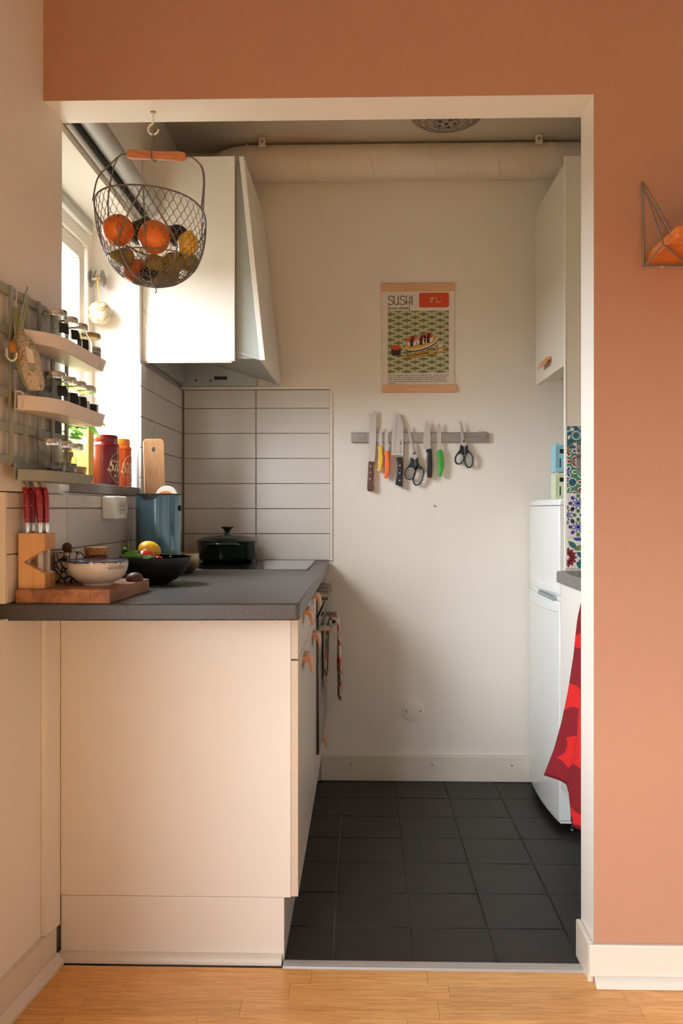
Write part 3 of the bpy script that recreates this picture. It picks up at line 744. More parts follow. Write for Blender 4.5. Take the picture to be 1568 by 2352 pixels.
fp(5, tilt_oval(792, 712, 164, 58, -.30), 2); fp(3, tilt_oval(792, 704, 162, 54, -.30), 3)
fp(4, tilt_oval(790, 694, 160, 50, -.30), 4)
m.build('plate_print', ['p_red', 'p_green', 'p_salmon', 'p_white', 'p_yellow', 'p_dark'], pt, smooth=False); m = MB()
for bx, by, c in ((652, 668, 0), (742, 652, 2), (812, 632, 0)):
    fp(5, [(bx - 3, by - 5), (bx + 20, by - 32), (bx + 88, by - 30), (bx + 100, by + 10), (bx + 92, by + 50), (bx + 78, by + 66), (bx + 8, by + 68)], 5)
    fp(3, [(bx, by), (bx + 20, by - 28), (bx + 96, by - 22), (bx + 90, by + 45), (bx + 76, by + 62), (bx + 10, by + 64)], 6)
    fp(c, [(bx, by + 16), (bx + 6, by - 4), (bx + 26, by - 28), (bx + 84, by - 28), (bx + 94, by - 6), (bx + 72, by + 22), (bx + 20, by + 24)], 7)
    fp(5, [(bx + 30, by + 66), (bx + 32, by + 4), (bx + 50, by - 27), (bx + 72, by - 27), (bx + 60, by + 8), (bx + 60, by + 64)], 8)
m.build('nigiri_print', ['p_red', 'p_green', 'p_salmon', 'p_white', 'p_yellow', 'p_dark'], pt, smooth=False); m = MB()
fp(5, rr_(500, 725, 592, 820, 16), 5); fp(0, tilt_oval(547, 742, 45, 26, 0), 6)
for k in range(9): fp(5, tilt_oval(520 + (k * 23) % 56, 730 + (k * 13) % 28, 3, 3, 0, 8), 7)
m.build('roe_roll_print', ['p_red', 'p_green', 'p_salmon', 'p_white', 'p_yellow', 'p_dark'], pt, smooth=False); m = MB()
for (a_, b_, c_, d_) in ((632, 832, 1030, 738), (640, 842, 1038, 780)):
    fp(5, [(a_ - 16, b_ - 8), (c_, d_ - 11), (c_ + 8, d_), (c_, d_ + 11), (a_ - 14, b_ + 12)], 8); fp(4, [(a_ - 14, b_ - 4), (c_, d_ - 7), (c_ + 4, d_), (c_, d_ + 7), (a_ - 12, b_ + 6)], 9)
fp(3, rr_(956, 715, 998, 822, 10), 7.5)
for q in ((662, 826), (916, 764), (924, 797)): fp(5, tilt_oval(q[0], q[1], 6, 8, 0, 10), 10)
m.build('chopsticks_print', ['p_red', 'p_green', 'p_salmon', 'p_white', 'p_yellow', 'p_dark'], pt, smooth=False)
# lettering: monoline strokes
def stroke(m, pts, wd, yv):
    P = [Vector((wx(a_), wz(b_))) for a_, b_ in pts]; h = wd * U / 2
    L = []; R = []
    for i, p in enumerate(P):
        d = (P[min(i + 1, len(P) - 1)] - P[max(i - 1, 0)]); d = d.normalized() if d.length else Vector((1, 0)); nn = Vector((-d.y, d.x)) * h
        L.append(p + nn); R.append(p - nn)
    n = len(P); m.add([(p.x, yv, p.y) for p in L + R], [(i, i + 1, n + i + 1, n + i) for i in range(n - 1)])
m = MB(); yl = PY - .0004
def Sg(x, w_): return arc(x + w_ * .58, 265, w_ * .50, 22, 20, 180, 12)[0:0] + [(x + w_ * .98, 258), (x + w_ * .8, 246), (x + w_ * .5, 242), (x + w_ * .2, 247), (x + w_ * .06, 260), (x + w_ * .15, 274), (x + w_ * .5, 283), (x + w_ * .88, 293), (x + w_ * .98, 308), (x + w_ * .85, 322), (x + w_ * .5, 328), (x + w_ * .15, 324), (x, 312)]
stroke(m, Sg(468, 50), 8, yl)
stroke(m, [(526, 240), (526, 300), (532, 318), (546, 328), (560, 324), (567, 310), (568, 240)], 8, yl); stroke(m, [(568, 300), (568, 330)], 8, yl)
stroke(m, Sg(584, 50), 8, yl)
stroke(m, [(646, 240), (646, 330)], 8, yl); stroke(m, [(679, 240), (679, 330)], 8, yl); stroke(m, [(634, 306), (679, 306)], 8, yl)
stroke(m, [(700, 240), (700, 330)], 9, yl)
m.build('heading_lettering', 'ink', pt, smooth=False); m = MB()
flat_text(m, '[soo-shee]', 50 * U, wx(466), yl, wz(374), bold=.0002)
m.build('pronunciation_lettering', 'ink', pt, smooth=False); m = MB()
for i, ln in enumerate(('Sushi is a Japanese dish of prepared vinegared rice , usually with some', 'sugar and salt, accompanied by a variety of ingredients, such as sea-', 'food, often raw, and vegetables. Styles of sushi and its presentation', 'vary widely, but the one key ingredient is "sushi rice", also referred to', 'as shari.')):
    vs, fs = text_verts(ln, 1.0, 0, .012); wid = max(v.x for v in vs); tgt = (586, 574, 562, 578, 70)[i] * U
    sc_ = tgt / wid; sz = 19.5 * U
    m.add([(wx(468) + v.x * sc_, yl, wz(1015 + i * 20.5) + v.y * sz) for v in vs], fs)
m.build('paragraph_lettering', 'ink', pt, smooth=False)
m = MB(); yk = L0 - .0003
stroke(m, [(866, 267), (922, 264)], 5, yk); stroke(m, [(896, 252), (897, 285), (893, 300), (880, 312)], 5, yk); stroke(m, [(896, 284), (886, 279), (878, 286), (883, 296), (892, 295), (897, 285)], 4.5, yk)
stroke(m, [(938, 256), (937, 290), (942, 304), (956, 308), (970, 302), (981, 290)], 5, yk)
m.build('kana_lettering', 'p_white', pt, smooth=False)

# magnetic strip
ms = thing('magnetic_knife_strip', 'brushed steel magnetic knife strip on the back wall', 'knife rack', (wx(775), BY, wz(1665)))
MB().box(wx(111), wx(1438), BY - .017, BY - .001, wz(1664), wz(1568)).build('bar', 'steel', ms, bev=.002)
for a_, b_, c_, d_ in ((176, 1566, 248, 1636), (1336, 1562, 1418, 1632)): MB().box(wx(a_), wx(b_) if False else wx(c_), BY - .0195, BY - .017, wz(d_), wz(b_)).build('end_clip', 'steel', ms, bev=.0008)
KY = BY - .020
def knife(label, blade, hand, hmat, rivets=(), extra=None, serr=False):
    xs_ = [p[0] for p in blade + hand]; ys_ = [p[1] for p in blade + hand]
    t = thing('kitchen_knife', label, 'knife', (wx(sum(xs_) / len(xs_)), KY, wz(max(ys_))), 'knives on the magnetic strip')
    b_ = MB().prism(wp(blade), 'y', KY - .0020, KY)
    b_.build('blade', 'blade', t, smooth=False)
    MB().prism(wp(hand), 'y', KY - .012, KY + .006).build('handle', hmat, t, bev=.004, seg=3)
    for rx_, ry_ in rivets: MB().lathe([(0, 0), (.0032, 0), (.0030, -.001), (0, -.0012)], (wx(rx_), KY - .0118, wz(ry_)), 12, 'y').build('rivet', 'alu', t)
    if extra: extra(t)
    return t
ser = []
for k in range(32):
    z_ = 1365 + k * 15; x_ = 346 + (4 if k < 20 else 4 - (k - 20) * 1.1); ser += [(x_ - (z_ - 1365) * .004, z_), (x_ + 5 - (z_ - 1365) * .004, z_ + 7)]
knife('long serrated bread knife with brown riveted wooden handle, leftmost on the strip', [(340, 1355)] + ser + [(334, 1852), (276, 1850), (290, 1395)],
      [(276, 1846), (334, 1852), (330, 1872), (322, 1885), (324, 1990), (316, 2060), (330, 2095), (326, 2128), (300, 2142), (268, 2130), (264, 2105)], 'walnut', ((298, 1896), (296, 1956), (294, 2016)))
knife('small paring knife with yellow handle beside the bread knife', [(398, 1514), (408, 1560), (412, 1700), (376, 1700), (374, 1640), (386, 1545)],
      [(370, 1700), (410, 1694), (412, 1740), (418, 1800), (416, 1870), (400, 1930), (384, 1952), (364, 1945), (362, 1930), (374, 1900), (368, 1868), (374, 1820), (374, 1740), (366, 1722)], 'yellow')
knife('small paring knife with orange handle beside the santoku knife', [(454, 1520), (466, 1560), (472, 1750), (434, 1750), (434, 1650), (440, 1560)],
      [(430, 1752), (474, 1744), (474, 1790), (484, 1850), (482, 1920), (466, 1990), (450, 2016), (430, 2006), (428, 1992), (440, 1930), (436, 1880), (440, 1800), (432, 1776)], 'orange_p')
def sant(t):
    m = MB()
    for k in range(16):
        a_ = 556 - k * 2 if k else 556; q = tilt_oval(556 - k * 1.9 - (k > 9) * (k - 9) * .3, 1428 + k * 22, 9, 5.5, 0, 12)
        m.prism(wp(q), 'y', KY - .0023, KY - .0019)
    m.build('blade_dimple', 'steel', t)
    m = MB(); vs, fs = text_verts('Tefal', 26 * U, 0, .0002); m.add([(wx(582) + v.y * 1.0 * 1, KY - .0022, wz(1640) - v.x) for v in vs], fs)
    vs, fs = text_verts('ICE FORCE', 13 * U, 0, .0001); m.add([(wx(584) + v.y, KY - .0022, wz(1708) - v.x) for v in vs], fs)
    m.build('blade_lettering', 'ink', t, smooth=False)
    MB().prism(wp([(530, 1792), (608, 1798), (606, 1812), (538, 1812)]), 'y', KY - .013, KY + .004).build('bolster', 'chrome', t, bev=.002)
    MB().prism(wp([(536, 2068), (606, 2096), (602, 2108), (536, 2080)]), 'y', KY - .0125, KY + .004).build('end_cap', 'chrome', t, bev=.001)
knife('wide santoku knife with dimpled blade and black riveted handle', [(546, 1376), (575, 1392), (600, 1440), (616, 1510), (616, 1794), (498, 1786), (500, 1680), (508, 1560), (522, 1450)],
      [(538, 1806), (606, 1806), (610, 1900), (606, 1990), (606, 2096), (536, 2070), (548, 1980), (554, 1880), (546, 1830)], 'black', ((580, 1888), (578, 1960), (578, 2032)), sant)
def capr(t): MB().prism(wp([(848, 2004), (886, 2004), (880, 2012), (854, 2012)]), 'y', KY - .010, KY + .003).build('end_plug', 'orange_p', t)
knife('pointed utility knife with plain black handle beside the green-handled knife', [(842, 1450), (862, 1500), (878, 1580), (882, 1735), (806, 1732), (806, 1640), (816, 1540), (830, 1480)],
      [(832, 1734), (886, 1724), (890, 1800), (894, 1880), (888, 2006), (846, 2006), (842, 1900), (838, 1830), (846, 1770), (832, 1752)], 'black', (), capr)
knife('round-tipped table knife with bright green handle', [(948, 1490), (962, 1481), (974, 1490), (980, 1560), (982, 1738), (946, 1738), (942, 1650), (940, 1560)],
      [(940, 1744), (986, 1732), (988, 1780), (1000, 1840), (998, 1920), (986, 1980), (972, 2000), (952, 1990), (952, 1975), (962, 1930), (952, 1880), (950, 1790), (942, 1766)], 'green_p')
def scissors(label, tip, piv, yoke, l_c, r_c, sc_):
    t = thing('scissors', label, 'scissors', (wx(piv[0]), KY, wz(r_c[1] + 60)), 'scissors on the magnetic strip')
    dx, dy = piv[0] - tip[0], piv[1] - tip[1]
    MB().prism(wp([(tip[0] - 4, tip[1]), (tip[0] + 6, tip[1]), (piv[0] + 10, piv[1] - 40), (piv[0] + 26, piv[1] + 20), (yoke[0], yoke[1]), (piv[0] - 28, piv[1] + 26), (piv[0] - 24, piv[1] - 10)]), 'y', KY - .003, KY).build('blade', 'blade', t, smooth=False)
    MB().prism(wp([(tip[0] + 2, tip[1] + 2), (tip[0] + 8, tip[1] + 20), (piv[0] + 22, piv[1] + 10), (piv[0] + 4, piv[1] + 10)]), 'y', KY - .0045, KY - .003).build('blade', 'steel', t, smooth=False)
    MB().lathe([(0, 0), (.0055 * sc_, 0), (.005 * sc_, -.002), (0, -.002)], (wx(piv[0]), KY - .0045, wz(piv[1])), 16, 'y').build('pivot', 'black', t)
    MB().lathe([(0, 0), (.002, 0), (.002, -.0008), (0, -.0008)], (wx(piv[0]), KY - .0065, wz(piv[1])), 10, 'y').build('pivot_pin', 'alu', t)
    for side, (cx, cy, rx, rz, an) in ((-1, l_c), (1, r_c)):
        out = wp(tilt_oval(cx, cy, rx, rz, an, 32)); inn = wp(tilt_oval(cx, cy, rx - 11, rz - 11, an, 32)); in2 = wp(tilt_oval(cx, cy, rx - 18, rz - 18, an, 32))
        lm = MB().ring(out, inn, 'y', KY - .010, KY + .002)
        top = (piv[0] + side * 34, piv[1] + 34); st_ = (yoke[0] + side * 3, yoke[1] + 2)
        e1 = (cx + side * rx * .72 , cy - rz * .62); e2 = (cx - side * rx * .62, cy - rz * .72)
        lm.prism(wp([top, st_, (yoke[0] + side * 4, cy - rz * .5), e2, (cx, cy - rz * .9), e1, (top[0] + side * 6, (top[1] + e1[1]) / 2)]), 'y', KY - .009, KY + .002)
        lm.build('finger_loop', 'black', t, bev=.001)
        MB().ring(inn, in2, 'y', KY - .0085, KY + .001).build('loop_liner', 'grey_rubber', t)
scissors('large kitchen scissors with black and grey loops beside the santoku knife', (656, 1506), (720, 1770), (726, 1830), (680, 1960, 54, 66, .25), (758, 1992, 50, 94, .25), 1.)
scissors('smaller black-looped scissors hanging alone at the right end of the strip', (1164, 1462), (1198, 1654), (1204, 1706), (1154, 1822, 46, 60, .3), (1244, 1836, 44, 78, -.03), .9)
MB_ = MB().lathe([(0, 0), (.003, 0), (.003, -.008), (0, -.009)], (wx(918), BY, wz(2275)), 10, 'y').tube([(wx(918), BY - .006, wz(2275)), (wx(930), BY - .010, wz(2282))], .001, 6)
tag(MB_.build('wall_hook', 'steel'), 'tiny screw left in the bare wall below the knives', 'hook')
cp = thing('cover_plate', 'round white blanking plate low on the back wall', 'cover plate', (.205, BY, .235))
MB().lathe([(0, 0), (.046, 0), (.046, -.003), (.044, -.0045), (0, -.0045)], (.205, BY, .283), 48, 'y').build('disc', 'plaster', cp)
for dx in (-.029, .029): MB().lathe([(0, 0), (.004, 0), (.003, -.001), (0, -.001)], (.205 + dx, BY - .0045, .281), 12, 'y').build('screw', 'steel', cp)

# ================================================================== FRUIT BASKET
BC = Vector((-.517, 2.05))
def rim(t):
    dx = .134 * math.cos(t); dy = .108 * math.sin(t)
    return Vector((BC.x + dx, BC.y + dy, 1.797 - .48 * dy + .022 * math.cos(t) ** 2 - .03 * dx / .134 * .3))
BB = Vector((-.512, 2.060, 1.648))
def bowl(t, s_):
    ph = s_ * PI / 2; r = math.cos(ph) ** (2 / 2.3) if s_ < .9999 else 0; d = math.sin(ph) ** (2 / 2.3)
    R_ = rim(t); cx = Vector((BB.x, BB.y))
    c = BC.lerp(cx, d)
    return Vector((c.x + (R_.x - BC.x) * r, c.y + (R_.y - BC.y) * r, R_.z + (BB.z - R_.z) * d))
bk = thing('fruit_basket', 'oval wire fruit basket with wooden handle hanging from the white lintel', 'basket', (-.512, 2.06, 1.648))
NT, NS = 42, 20
m = MB()
for j in range(NS):
    s0 = (j / NS) * .93; s1 = ((j + 1) / NS) * .93
    for i in range(NT):
        t0 = (i + .5 * (j % 2)) * 2 * PI / NT
        for sg in (-.5, .5):
            t1 = t0 + sg * 2 * PI / NT
            a_ = bowl(t0, s0); b_ = bowl(t1, s1); mid = bowl(t0 + sg * .75 * 2 * PI / NT, (s0 + s1) / 2)
            m.tube([a_, mid, b_], .00075, 4)
m.build('wire_mesh', 'dark_steel', bk, kind='stuff')
MB().tube([rim(2 * PI * j / 60) for j in range(60)], .0021, 8, closed=True).build('rim_wire', 'dark_steel', bk)
MB().tube([bowl(2 * PI * j / 60, .93) for j in range(60)], .0012, 6, closed=True).build('base_ring', 'dark_steel', bk)
MB().tube([bowl(2 * PI * j / 60, .44) for j in range(60)], .0015, 6, closed=True).build('belly_hoop', 'dark_steel', bk)
tn = -PI / 2 + .08
for dt in (-.62, -.0, .62):
    pts = [bowl(tn + dt * min(1, k / 6) + dt * .15 * k / 14, k / 16) + Vector((0, -.001, 0)) for k in range(0, 17)]
    MB().tube(pts, .0018, 6).build('rib_wire', 'dark_steel', bk)
for tt in (PI / 2, 0.12, PI - .12, .9, PI - .9):
    MB().tube([bowl(tt, k / 14) for k in range(0, 15)], .0015, 6).build('rib_wire', 'dark_steel', bk)
MB().tube(smooth_path([BB + Vector((.0, 0, .002)), BB + Vector((.006, 0, -.008)), BB + Vector((.007, 0, -.016)), BB + Vector((.003, 0, -.018))], 4), .0012, 6).build('wire_end', 'dark_steel', bk)
hl, hr = Vector((-.572, 2.046, 1.964)), Vector((-.430, 2.046, 1.956))
dr_ = (hr - hl).normalized()
prof = [(0, -.001), (.008, 0), (.0105, .004), (.012, .018), (.0105, .045), (.010, .070), (.0105, .098), (.012, .124), (.0105, .138), (.008, .142), (0, .143)]
m = MB().lathe(prof, (0, 0, 0), 24, 'x'); m.xf(Matrix.Translation(hl) @ Matrix.Rotation(math.atan2(-(hr.z - hl.z), hr.x - hl.x), 4, 'Y'))
m.build('wooden_grip', 'handlewood', bk)
for (a0, tr, kx) in ((hl, PI + .30, -1), (hl, PI - .55, -1), (hr, -.30, 1), (hr, .62, 1)):
    R_ = rim(tr); pts = smooth_path([a0, a0 + Vector((kx * .018, 0, -.003)), a0 + Vector((kx * .040, (R_.y - 2.046) * .3, -.028)), a0.lerp(R_, .62) + Vector((kx * .022, 0, .012)), R_ + Vector((kx * .003, 0, .0))], 6)
    MB().tube(pts, .0019, 7).build('bail_wire', 'dark_steel', bk)
gx = -.509
MB().tube([(gx - .002, 2.034, 1.948), (gx - .002, 2.034, 1.974), (gx, 2.045, 2.012), (gx, 2.046, 2.020)], .0016, 6).tube([(gx + .002, 2.058, 1.948), (gx + .003, 2.058, 1.974), (gx + .001, 2.048, 2.012), (gx, 2.046, 2.020)], .0016, 6).tube([(gx - .002, 2.034, 1.948), (gx, 2.046, 1.9465), (gx + .002, 2.058, 1.948)], .0018, 6).build('hanging_wire', 'dark_steel', bk)
hk = thing('ceiling_hook', 'white screw hook in the lintel carrying the fruit basket', 'hook', (gx, 2.046, 2.066))
MB().lathe([(0, .0), (.007, 0), (.006, -.003), (0, -.003)], (gx, 2.046, 2.066), 16).build('flange', 'steel', hk)
hp = [(gx, 2.046, 2.064), (gx, 2.046, 2.042), (gx - .003, 2.046, 2.036)] + [(gx - .0 + .0125 * math.cos(math.radians(a_)), 2.046, 2.0235 + .0125 * math.sin(math.radians(a_))) for a_ in range(120, 375, 15)]
MB().tube(hp, .0024, 8).build('hook_wire', 'white_pl', hk)

FR = []
def fruit(name, cat, label, c, r, sq=(1, 1, 1), mt='orange', rot=(0, 0, 0), stem=True, seed=0, lump=.015, prof=None):
    t = thing(name, label, cat, c, None)
    if prof: m = MB().lathe([(a_ * r, b_ * r) for a_, b_ in prof], c, 24)
    else: m = MB().ball(c, r, 24, sq, lump, seed)
    m.build('body', mt, t)
    if stem:
        zt = (prof[-1][1] if prof else sq[2]) * r
        MB().tube([(c[0], c[1], c[2] + zt - .002), (c[0] + .001, c[1], c[2] + zt + .0035)], .0022, 6).build('stem', 'walnut', t)
    t.rotation_euler = rot; FR.append(t); return t
PEAR = [(0, -1.0), (.35, -.97), (.75, -.78), (.98, -.35), (1.0, 0), (.88, .38), (.62, .78), (.48, 1.15), (.38, 1.42), (.2, 1.56), (0, 1.6)]
LEM = [(0, -1.32), (.12, -1.26), (.3, -1.12), (.7, -.82), (.93, -.42), (1, 0), (.93, .42), (.7, .82), (.3, 1.12), (.14, 1.27), (0, 1.34)]
fruit('orange', 'orange', 'large orange at the left of the hanging wire basket', (-.583, 2.005, 1.765), .0375, mt='orange', rot=(.8, .3, 0), stem=True)
fruit('orange', 'orange', 'bright orange in the middle of the hanging wire basket', (-.494, 1.995, 1.745), .0385, mt='orange', rot=(1.2, -.4, 0), stem=False)
fruit('orange', 'orange', 'half-hidden orange low on the left side of the hanging basket', (-.560, 2.058, 1.684), .028, mt='orange', rot=(2.2, .2, 0), stem=False)
fruit('avocado', 'avocado', 'dark avocado behind and between the two oranges in the basket', (-.556, 2.088, 1.788), .029, mt='avocado', prof=PEAR, rot=(.6, .7, .3), stem=False)
fruit('avocado', 'avocado', 'dark avocado to the right of the middle orange in the basket', (-.458, 2.075, 1.775), .027, mt='avocado', prof=PEAR, rot=(-.5, -.9, 0), stem=False)
fruit('lemon', 'lemon', 'yellow lemon at the right-hand side of the hanging basket', (-.424, 2.040, 1.742), .0255, mt='lemon', prof=LEM, rot=(.3, .25, 0), stem=False)
fruit('pear', 'pear', 'green pear under the left orange in the hanging basket', (-.572, 2.022, 1.706), .023, mt='pear', prof=PEAR, rot=(.2, -1.45, 0))
fruit('pear', 'pear', 'green pear directly below the middle orange in the basket', (-.505, 2.040, 1.694), .025, mt='pear', prof=PEAR, rot=(.3, 1.35, .4))
fruit('pear', 'pear', 'russet brown pear right of the middle orange in the basket', (-.460, 2.045, 1.699), .026, mt='pear2', prof=PEAR, rot=(-.7, .5, 0))
fruit('pear', 'pear', 'green pear at the bottom right of the hanging basket', (-.430, 2.085, 1.712), .023, mt='pear', prof=PEAR, rot=(1.0, -.5, 0))
fruit('onion', 'onion', 'papery onion at the bottom middle of the hanging basket', (-.513, 2.090, 1.679), .026, (1, 1, .85), 'onion', rot=(.6, .4, 0))
fruit('onion', 'onion', 'papery onion at the bottom left of the hanging basket', (-.560, 2.100, 1.700), .024, (1, 1, .85), 'onion', rot=(1.6, .4, 0))
fruit('kiwi_fruit', 'kiwi', 'brown kiwi at the bottom of the basket beside the onion', (-.478, 2.100, 1.688), .0215, (1, 1.15, .95), 'pear2', stem=False)
fruit('avocado', 'avocado', 'small dark avocado lying at the very bottom of the basket', (-.520, 2.030, 1.668), .017, mt='avocado', prof=PEAR, rot=(0, 1.5, 0), stem=False)

# ================================================================== WALL LATTICE, RACK SHELVES, JARS
LT = thing('wall_lattice', 'sage green wooden lattice hanging on the left wall', 'lattice', (-.745, 1.90, 1.20))
def lx(y): return lxu(y) + .004
ysl = [1.704, 1.785, 1.855, 1.925, 2.0, 2.084]
for i, y_ in enumerate(ysl):
    hw = .0078 if i else .012
    MB().prism([(lx(y_) + .0085, y_ - hw), (lx(y_) + .0145, y_ - hw), (lx(y_) + .0145, y_ + hw), (lx(y_) + .0085, y_ + hw)], 'z', 1.192 if i else 1.19, 1.576 if i else 1.582).build('slat', 'sage', LT, bev=.001)
for z_ in (1.206, 1.275, 1.348, 1.415, 1.482, 1.566):
    hw = .009
    MB().prism([(lx(1.70), 1.70), (lx(1.70) + .010, 1.70), (lx(2.09) + .010, 2.09), (lx(2.09), 2.09)], 'z', z_ - hw, z_ + hw).build('crossbar', 'sage', LT, bev=.001)
MB().box(-.7475, -.7405, 2.018, 2.066, 1.26, 1.42).build('dark_strip', 'olive', LT)  # dark olive strip filling the gap between the last two slats

def rack(name, label, zt, zb, XF, ye, mt, hook):
    t = thing(name, label, 'shelf', (-.70, 1.95, zb), 'lattice shelves with spice jars')
    xb_ = -.735
    out = [(-.728, 1.772), (-.712, 1.783), (XF - .030, 1.803), (XF - .012, 1.832), (XF, 1.875), (XF, ye)]
    low = [(a_ - .009 if i else a_, b_) for i, (a_, b_) in enumerate(out)]
    MB().prism(low + [(xb_, ye), (xb_, 1.772)], 'z', zb, zb + .002).build('tray', mt, t, smooth=False)
    # flared lip following the outline
    m = MB(); n = len(out)
    o2 = smooth_path([(a_, b_, zt) for a_, b_ in out[:-1]], 5) + [Vector((XF, ye, zt))]; l2 = smooth_path([(a_, b_, zb) for a_, b_ in low[:-1]], 5) + [Vector((low[-1][0], ye, zb))]
    n = len(o2); vs = []
    for p, q in zip(o2, l2): vs += [q, p, p + Vector((-.0018, .0006, 0)), q + Vector((-.0018, .0006, 0))]
    fs = []
    for i in range(n - 1):
        for k in range(4): fs.append((4 * i + k, 4 * i + (k + 1) % 4, 4 * i + 4 + (k + 1) % 4, 4 * i + 4 + k))
    fs += [(0, 3, 2, 1), (4 * n - 4, 4 * n - 3, 4 * n - 2, 4 * n - 1)]
    m.add(vs, fs); m.build('front_lip', mt, t)
    MB().box(xb_ - .001, xb_ + .001, 1.772, ye, zb, zt + .012).build('back_lip', mt, t, smooth=False)
    if hook:
        for yh in hook:
            MB().tube(smooth_path([(-.733, yh, zb + .003), (-.722, yh, zb + .000), (-.7195, yh, zt - .006), (-.723, yh, zt + .007), (-.734, yh, zt + .009)], 5), .0019, 6).build('hanger', mt, t)
    return t
rack('rack_shelf', 'topmost pale metal shelf of jars on the green lattice', 1.482, 1.455, -.660, 2.165, 'pale_metal', (1.782,))
rack('rack_shelf', 'middle pale metal shelf of jars on the green lattice', 1.342, 1.312, -.660, 2.155, 'pale_metal', (1.780,))
rack('rack_shelf', 'lowest sage green shelf of jars on the lattice', 1.185, 1.162, -.6745, 2.110, 'sage', None)

BODY = [(.0210, 0), (.0280, .003), (.0338, .016), (.0358, .032), (.0348, .046), (.0295, .058), (.0235, .065), (.0235, .074)]
def jar(label, c, fill, fm, patch=None, s_=1., h_=1.14):
    t = thing('spice_jar', label, 'jar', c, 'round spice jars with chrome lids')
    BODY = [(r * s_, z * h_) for r, z in globals()['BODY']]; s_ = 1.
    MB().lathe([(0, 0)] + BODY, c, 28).build('glass_body', 'thinglass', t)
    z0_ = .071 * h_
    MB().lathe([(0, z0_), (.0262, z0_), (.0266, z0_ + .002), (.0266, z0_ + .013), (.025, z0_ + .0155), (0, z0_ + .016)], c, 36).build('lid', 'chrome', t)
    if fill:
        pr = [(r - .0018, z) for r, z in BODY if z < fill]
        r1 = pr[-1][0]; MB().lathe([(0, .0015)] + [(r, z + .0015) for r, z in pr] + [(r1, fill), (r1 * .5, fill + .002), (0, fill + .001)], c, 20).build('contents', fm, t)
    if patch:
        a0, a1, z0, z1 = patch; n = 10
        pro = []
        for k in range(9):
            z_ = z0 + (z1 - z0) * k / 8
            for (ra, za), (rb, zb_) in zip(BODY[:-1], BODY[1:]):
                if za <= z_ <= zb_: r_ = ra + (rb - ra) * (z_ - za) / (zb_ - za)
            pro.append((r_ + .0004, z_))
        MB().open_lathe(pro, c, 10, a0, a1, .0007).build('chalk_label', 'black_matte', t)
    return t
PT = (-1.0, -.30, .040, .064)
jx = -.7005
jar('glass jar nearest the viewer on the topmost lattice shelf', (jx, 1.915, 1.457), .0, None, PT)
jar('glass jar second along the topmost lattice shelf', (jx, 1.989, 1.457), .03, 'whitesalt', PT)
jar('glass jar third along the topmost lattice shelf, before the honey jar', (jx, 2.062, 1.457), .0, None, (-1.25, -.4, .022, .056), .97)
jar('glass jar nearest the viewer on the middle lattice shelf', (jx, 1.905, 1.314), .022, 'brownspice', PT)
jar('second jar along the middle lattice shelf, black label and brown spice', (jx, 1.978, 1.314), .024, 'brownspice', (-1.35, -.25, .026, .058), .97)
jar('third jar along the middle lattice shelf, filled with white powder', (jx, 2.050, 1.314), .050, 'whitesalt', (-1.4, -.4, .022, .058), .96)
jar('farthest jar on the middle lattice shelf, white powder and ragged black label', (jx, 2.121, 1.314), .050, 'whitesalt', (-1.3, -.35, .022, .048), .96)
jar('jar of pink salt nearest the viewer on the lowest lattice shelf', (jx - .0125, 1.912, 1.164), .018, 'salt', None, 1.02)
jar('jar of dried herbs in the middle of the lowest lattice shelf', (jx - .0125, 1.987, 1.164), .044, 'herb')
jar('jar of orange spice farthest along the lowest lattice shelf', (jx - .0125, 2.061, 1.164), .040, 'spice')
hj = thing('honey_jar', 'taller honey jar with brass lid and paper label at the end of the top shelf', 'jar', (-.694, 2.131, 1.457))
c_ = (-.694, 2.131, 1.457)
MB().lathe([(0, 0), (.027, 0), (.030, .004), (.0305, .06), (.0265, .070), (.0255, .078)], c_, 32).build('glass_body', 'thinglass', hj)
MB().lathe([(0, .002), (.0285, .003), (.0290, .030), (.010, .034), (0, .032)], c_, 24).build('contents', 'honeyish', hj)
MB().lathe([(0, .076), (.0275, .076), (.029, .078), (.029, .085), (.027, .0875), (0, .088)], c_, 32).build('lid', 'brass2', hj)
MB().open_lathe([(.0308, .010), (.0308, .052)], c_, 12, -1.0, -.05, .0004).build('paper_label', 'paper_lbl', hj)
m = MB()
for i, s_ in enumerate(('I LOVE', 'YOU &', 'HONEY')): wrap_text(m, s_, .0095, c_, .0316, -.97, .0415 - i * .0105, 0, .0003)
m.build('label_lettering', 'ink', hj, smooth=False)

# scented sachet hanging on the lattice
sa = thing('fabric_sachet', 'floral green and cream fabric sachet tied with cord, hanging from the lattice', 'sachet', (-.705, 1.80, 1.335))
def slab(name, prof, mt, y0=1.80):
    """prof rows: (xc, z, half-width, half-depth)"""
    m = MB(); n = 20; vs = []; fs = []
    for xc, z, hw_, hd_ in prof:
        for k in range(n):
            t = 2 * PI * k / n; c, s2 = math.cos(t), math.sin(t)
            vs.append((xc + hw_ * math.copysign(abs(c) ** .7, c), y0 + hd_ * math.copysign(abs(s2) ** .8, s2), z))
    for i in range(len(prof) - 1):
        for k in range(n): fs.append((i * n + k, i * n + (k + 1) % n, (i + 1) * n + (k + 1) % n, (i + 1) * n + k))
    fs += [tuple(range(n - 1, -1, -1)), tuple((len(prof) - 1) * n + k for k in range(n))]
    m.add(vs, fs); return m.build(name, mt, sa)
slab('pouch', [(-.690, 1.352, .014, .006), (-.693, 1.360, .020, .014), (-.699, 1.385, .0235, .018), (-.706, 1.415, .0255, .018), (-.714, 1.445, .0250, .016), (-.720, 1.460, .019, .012), (-.7235, 1.4725, .007, .005)], 'vine', 1.772)
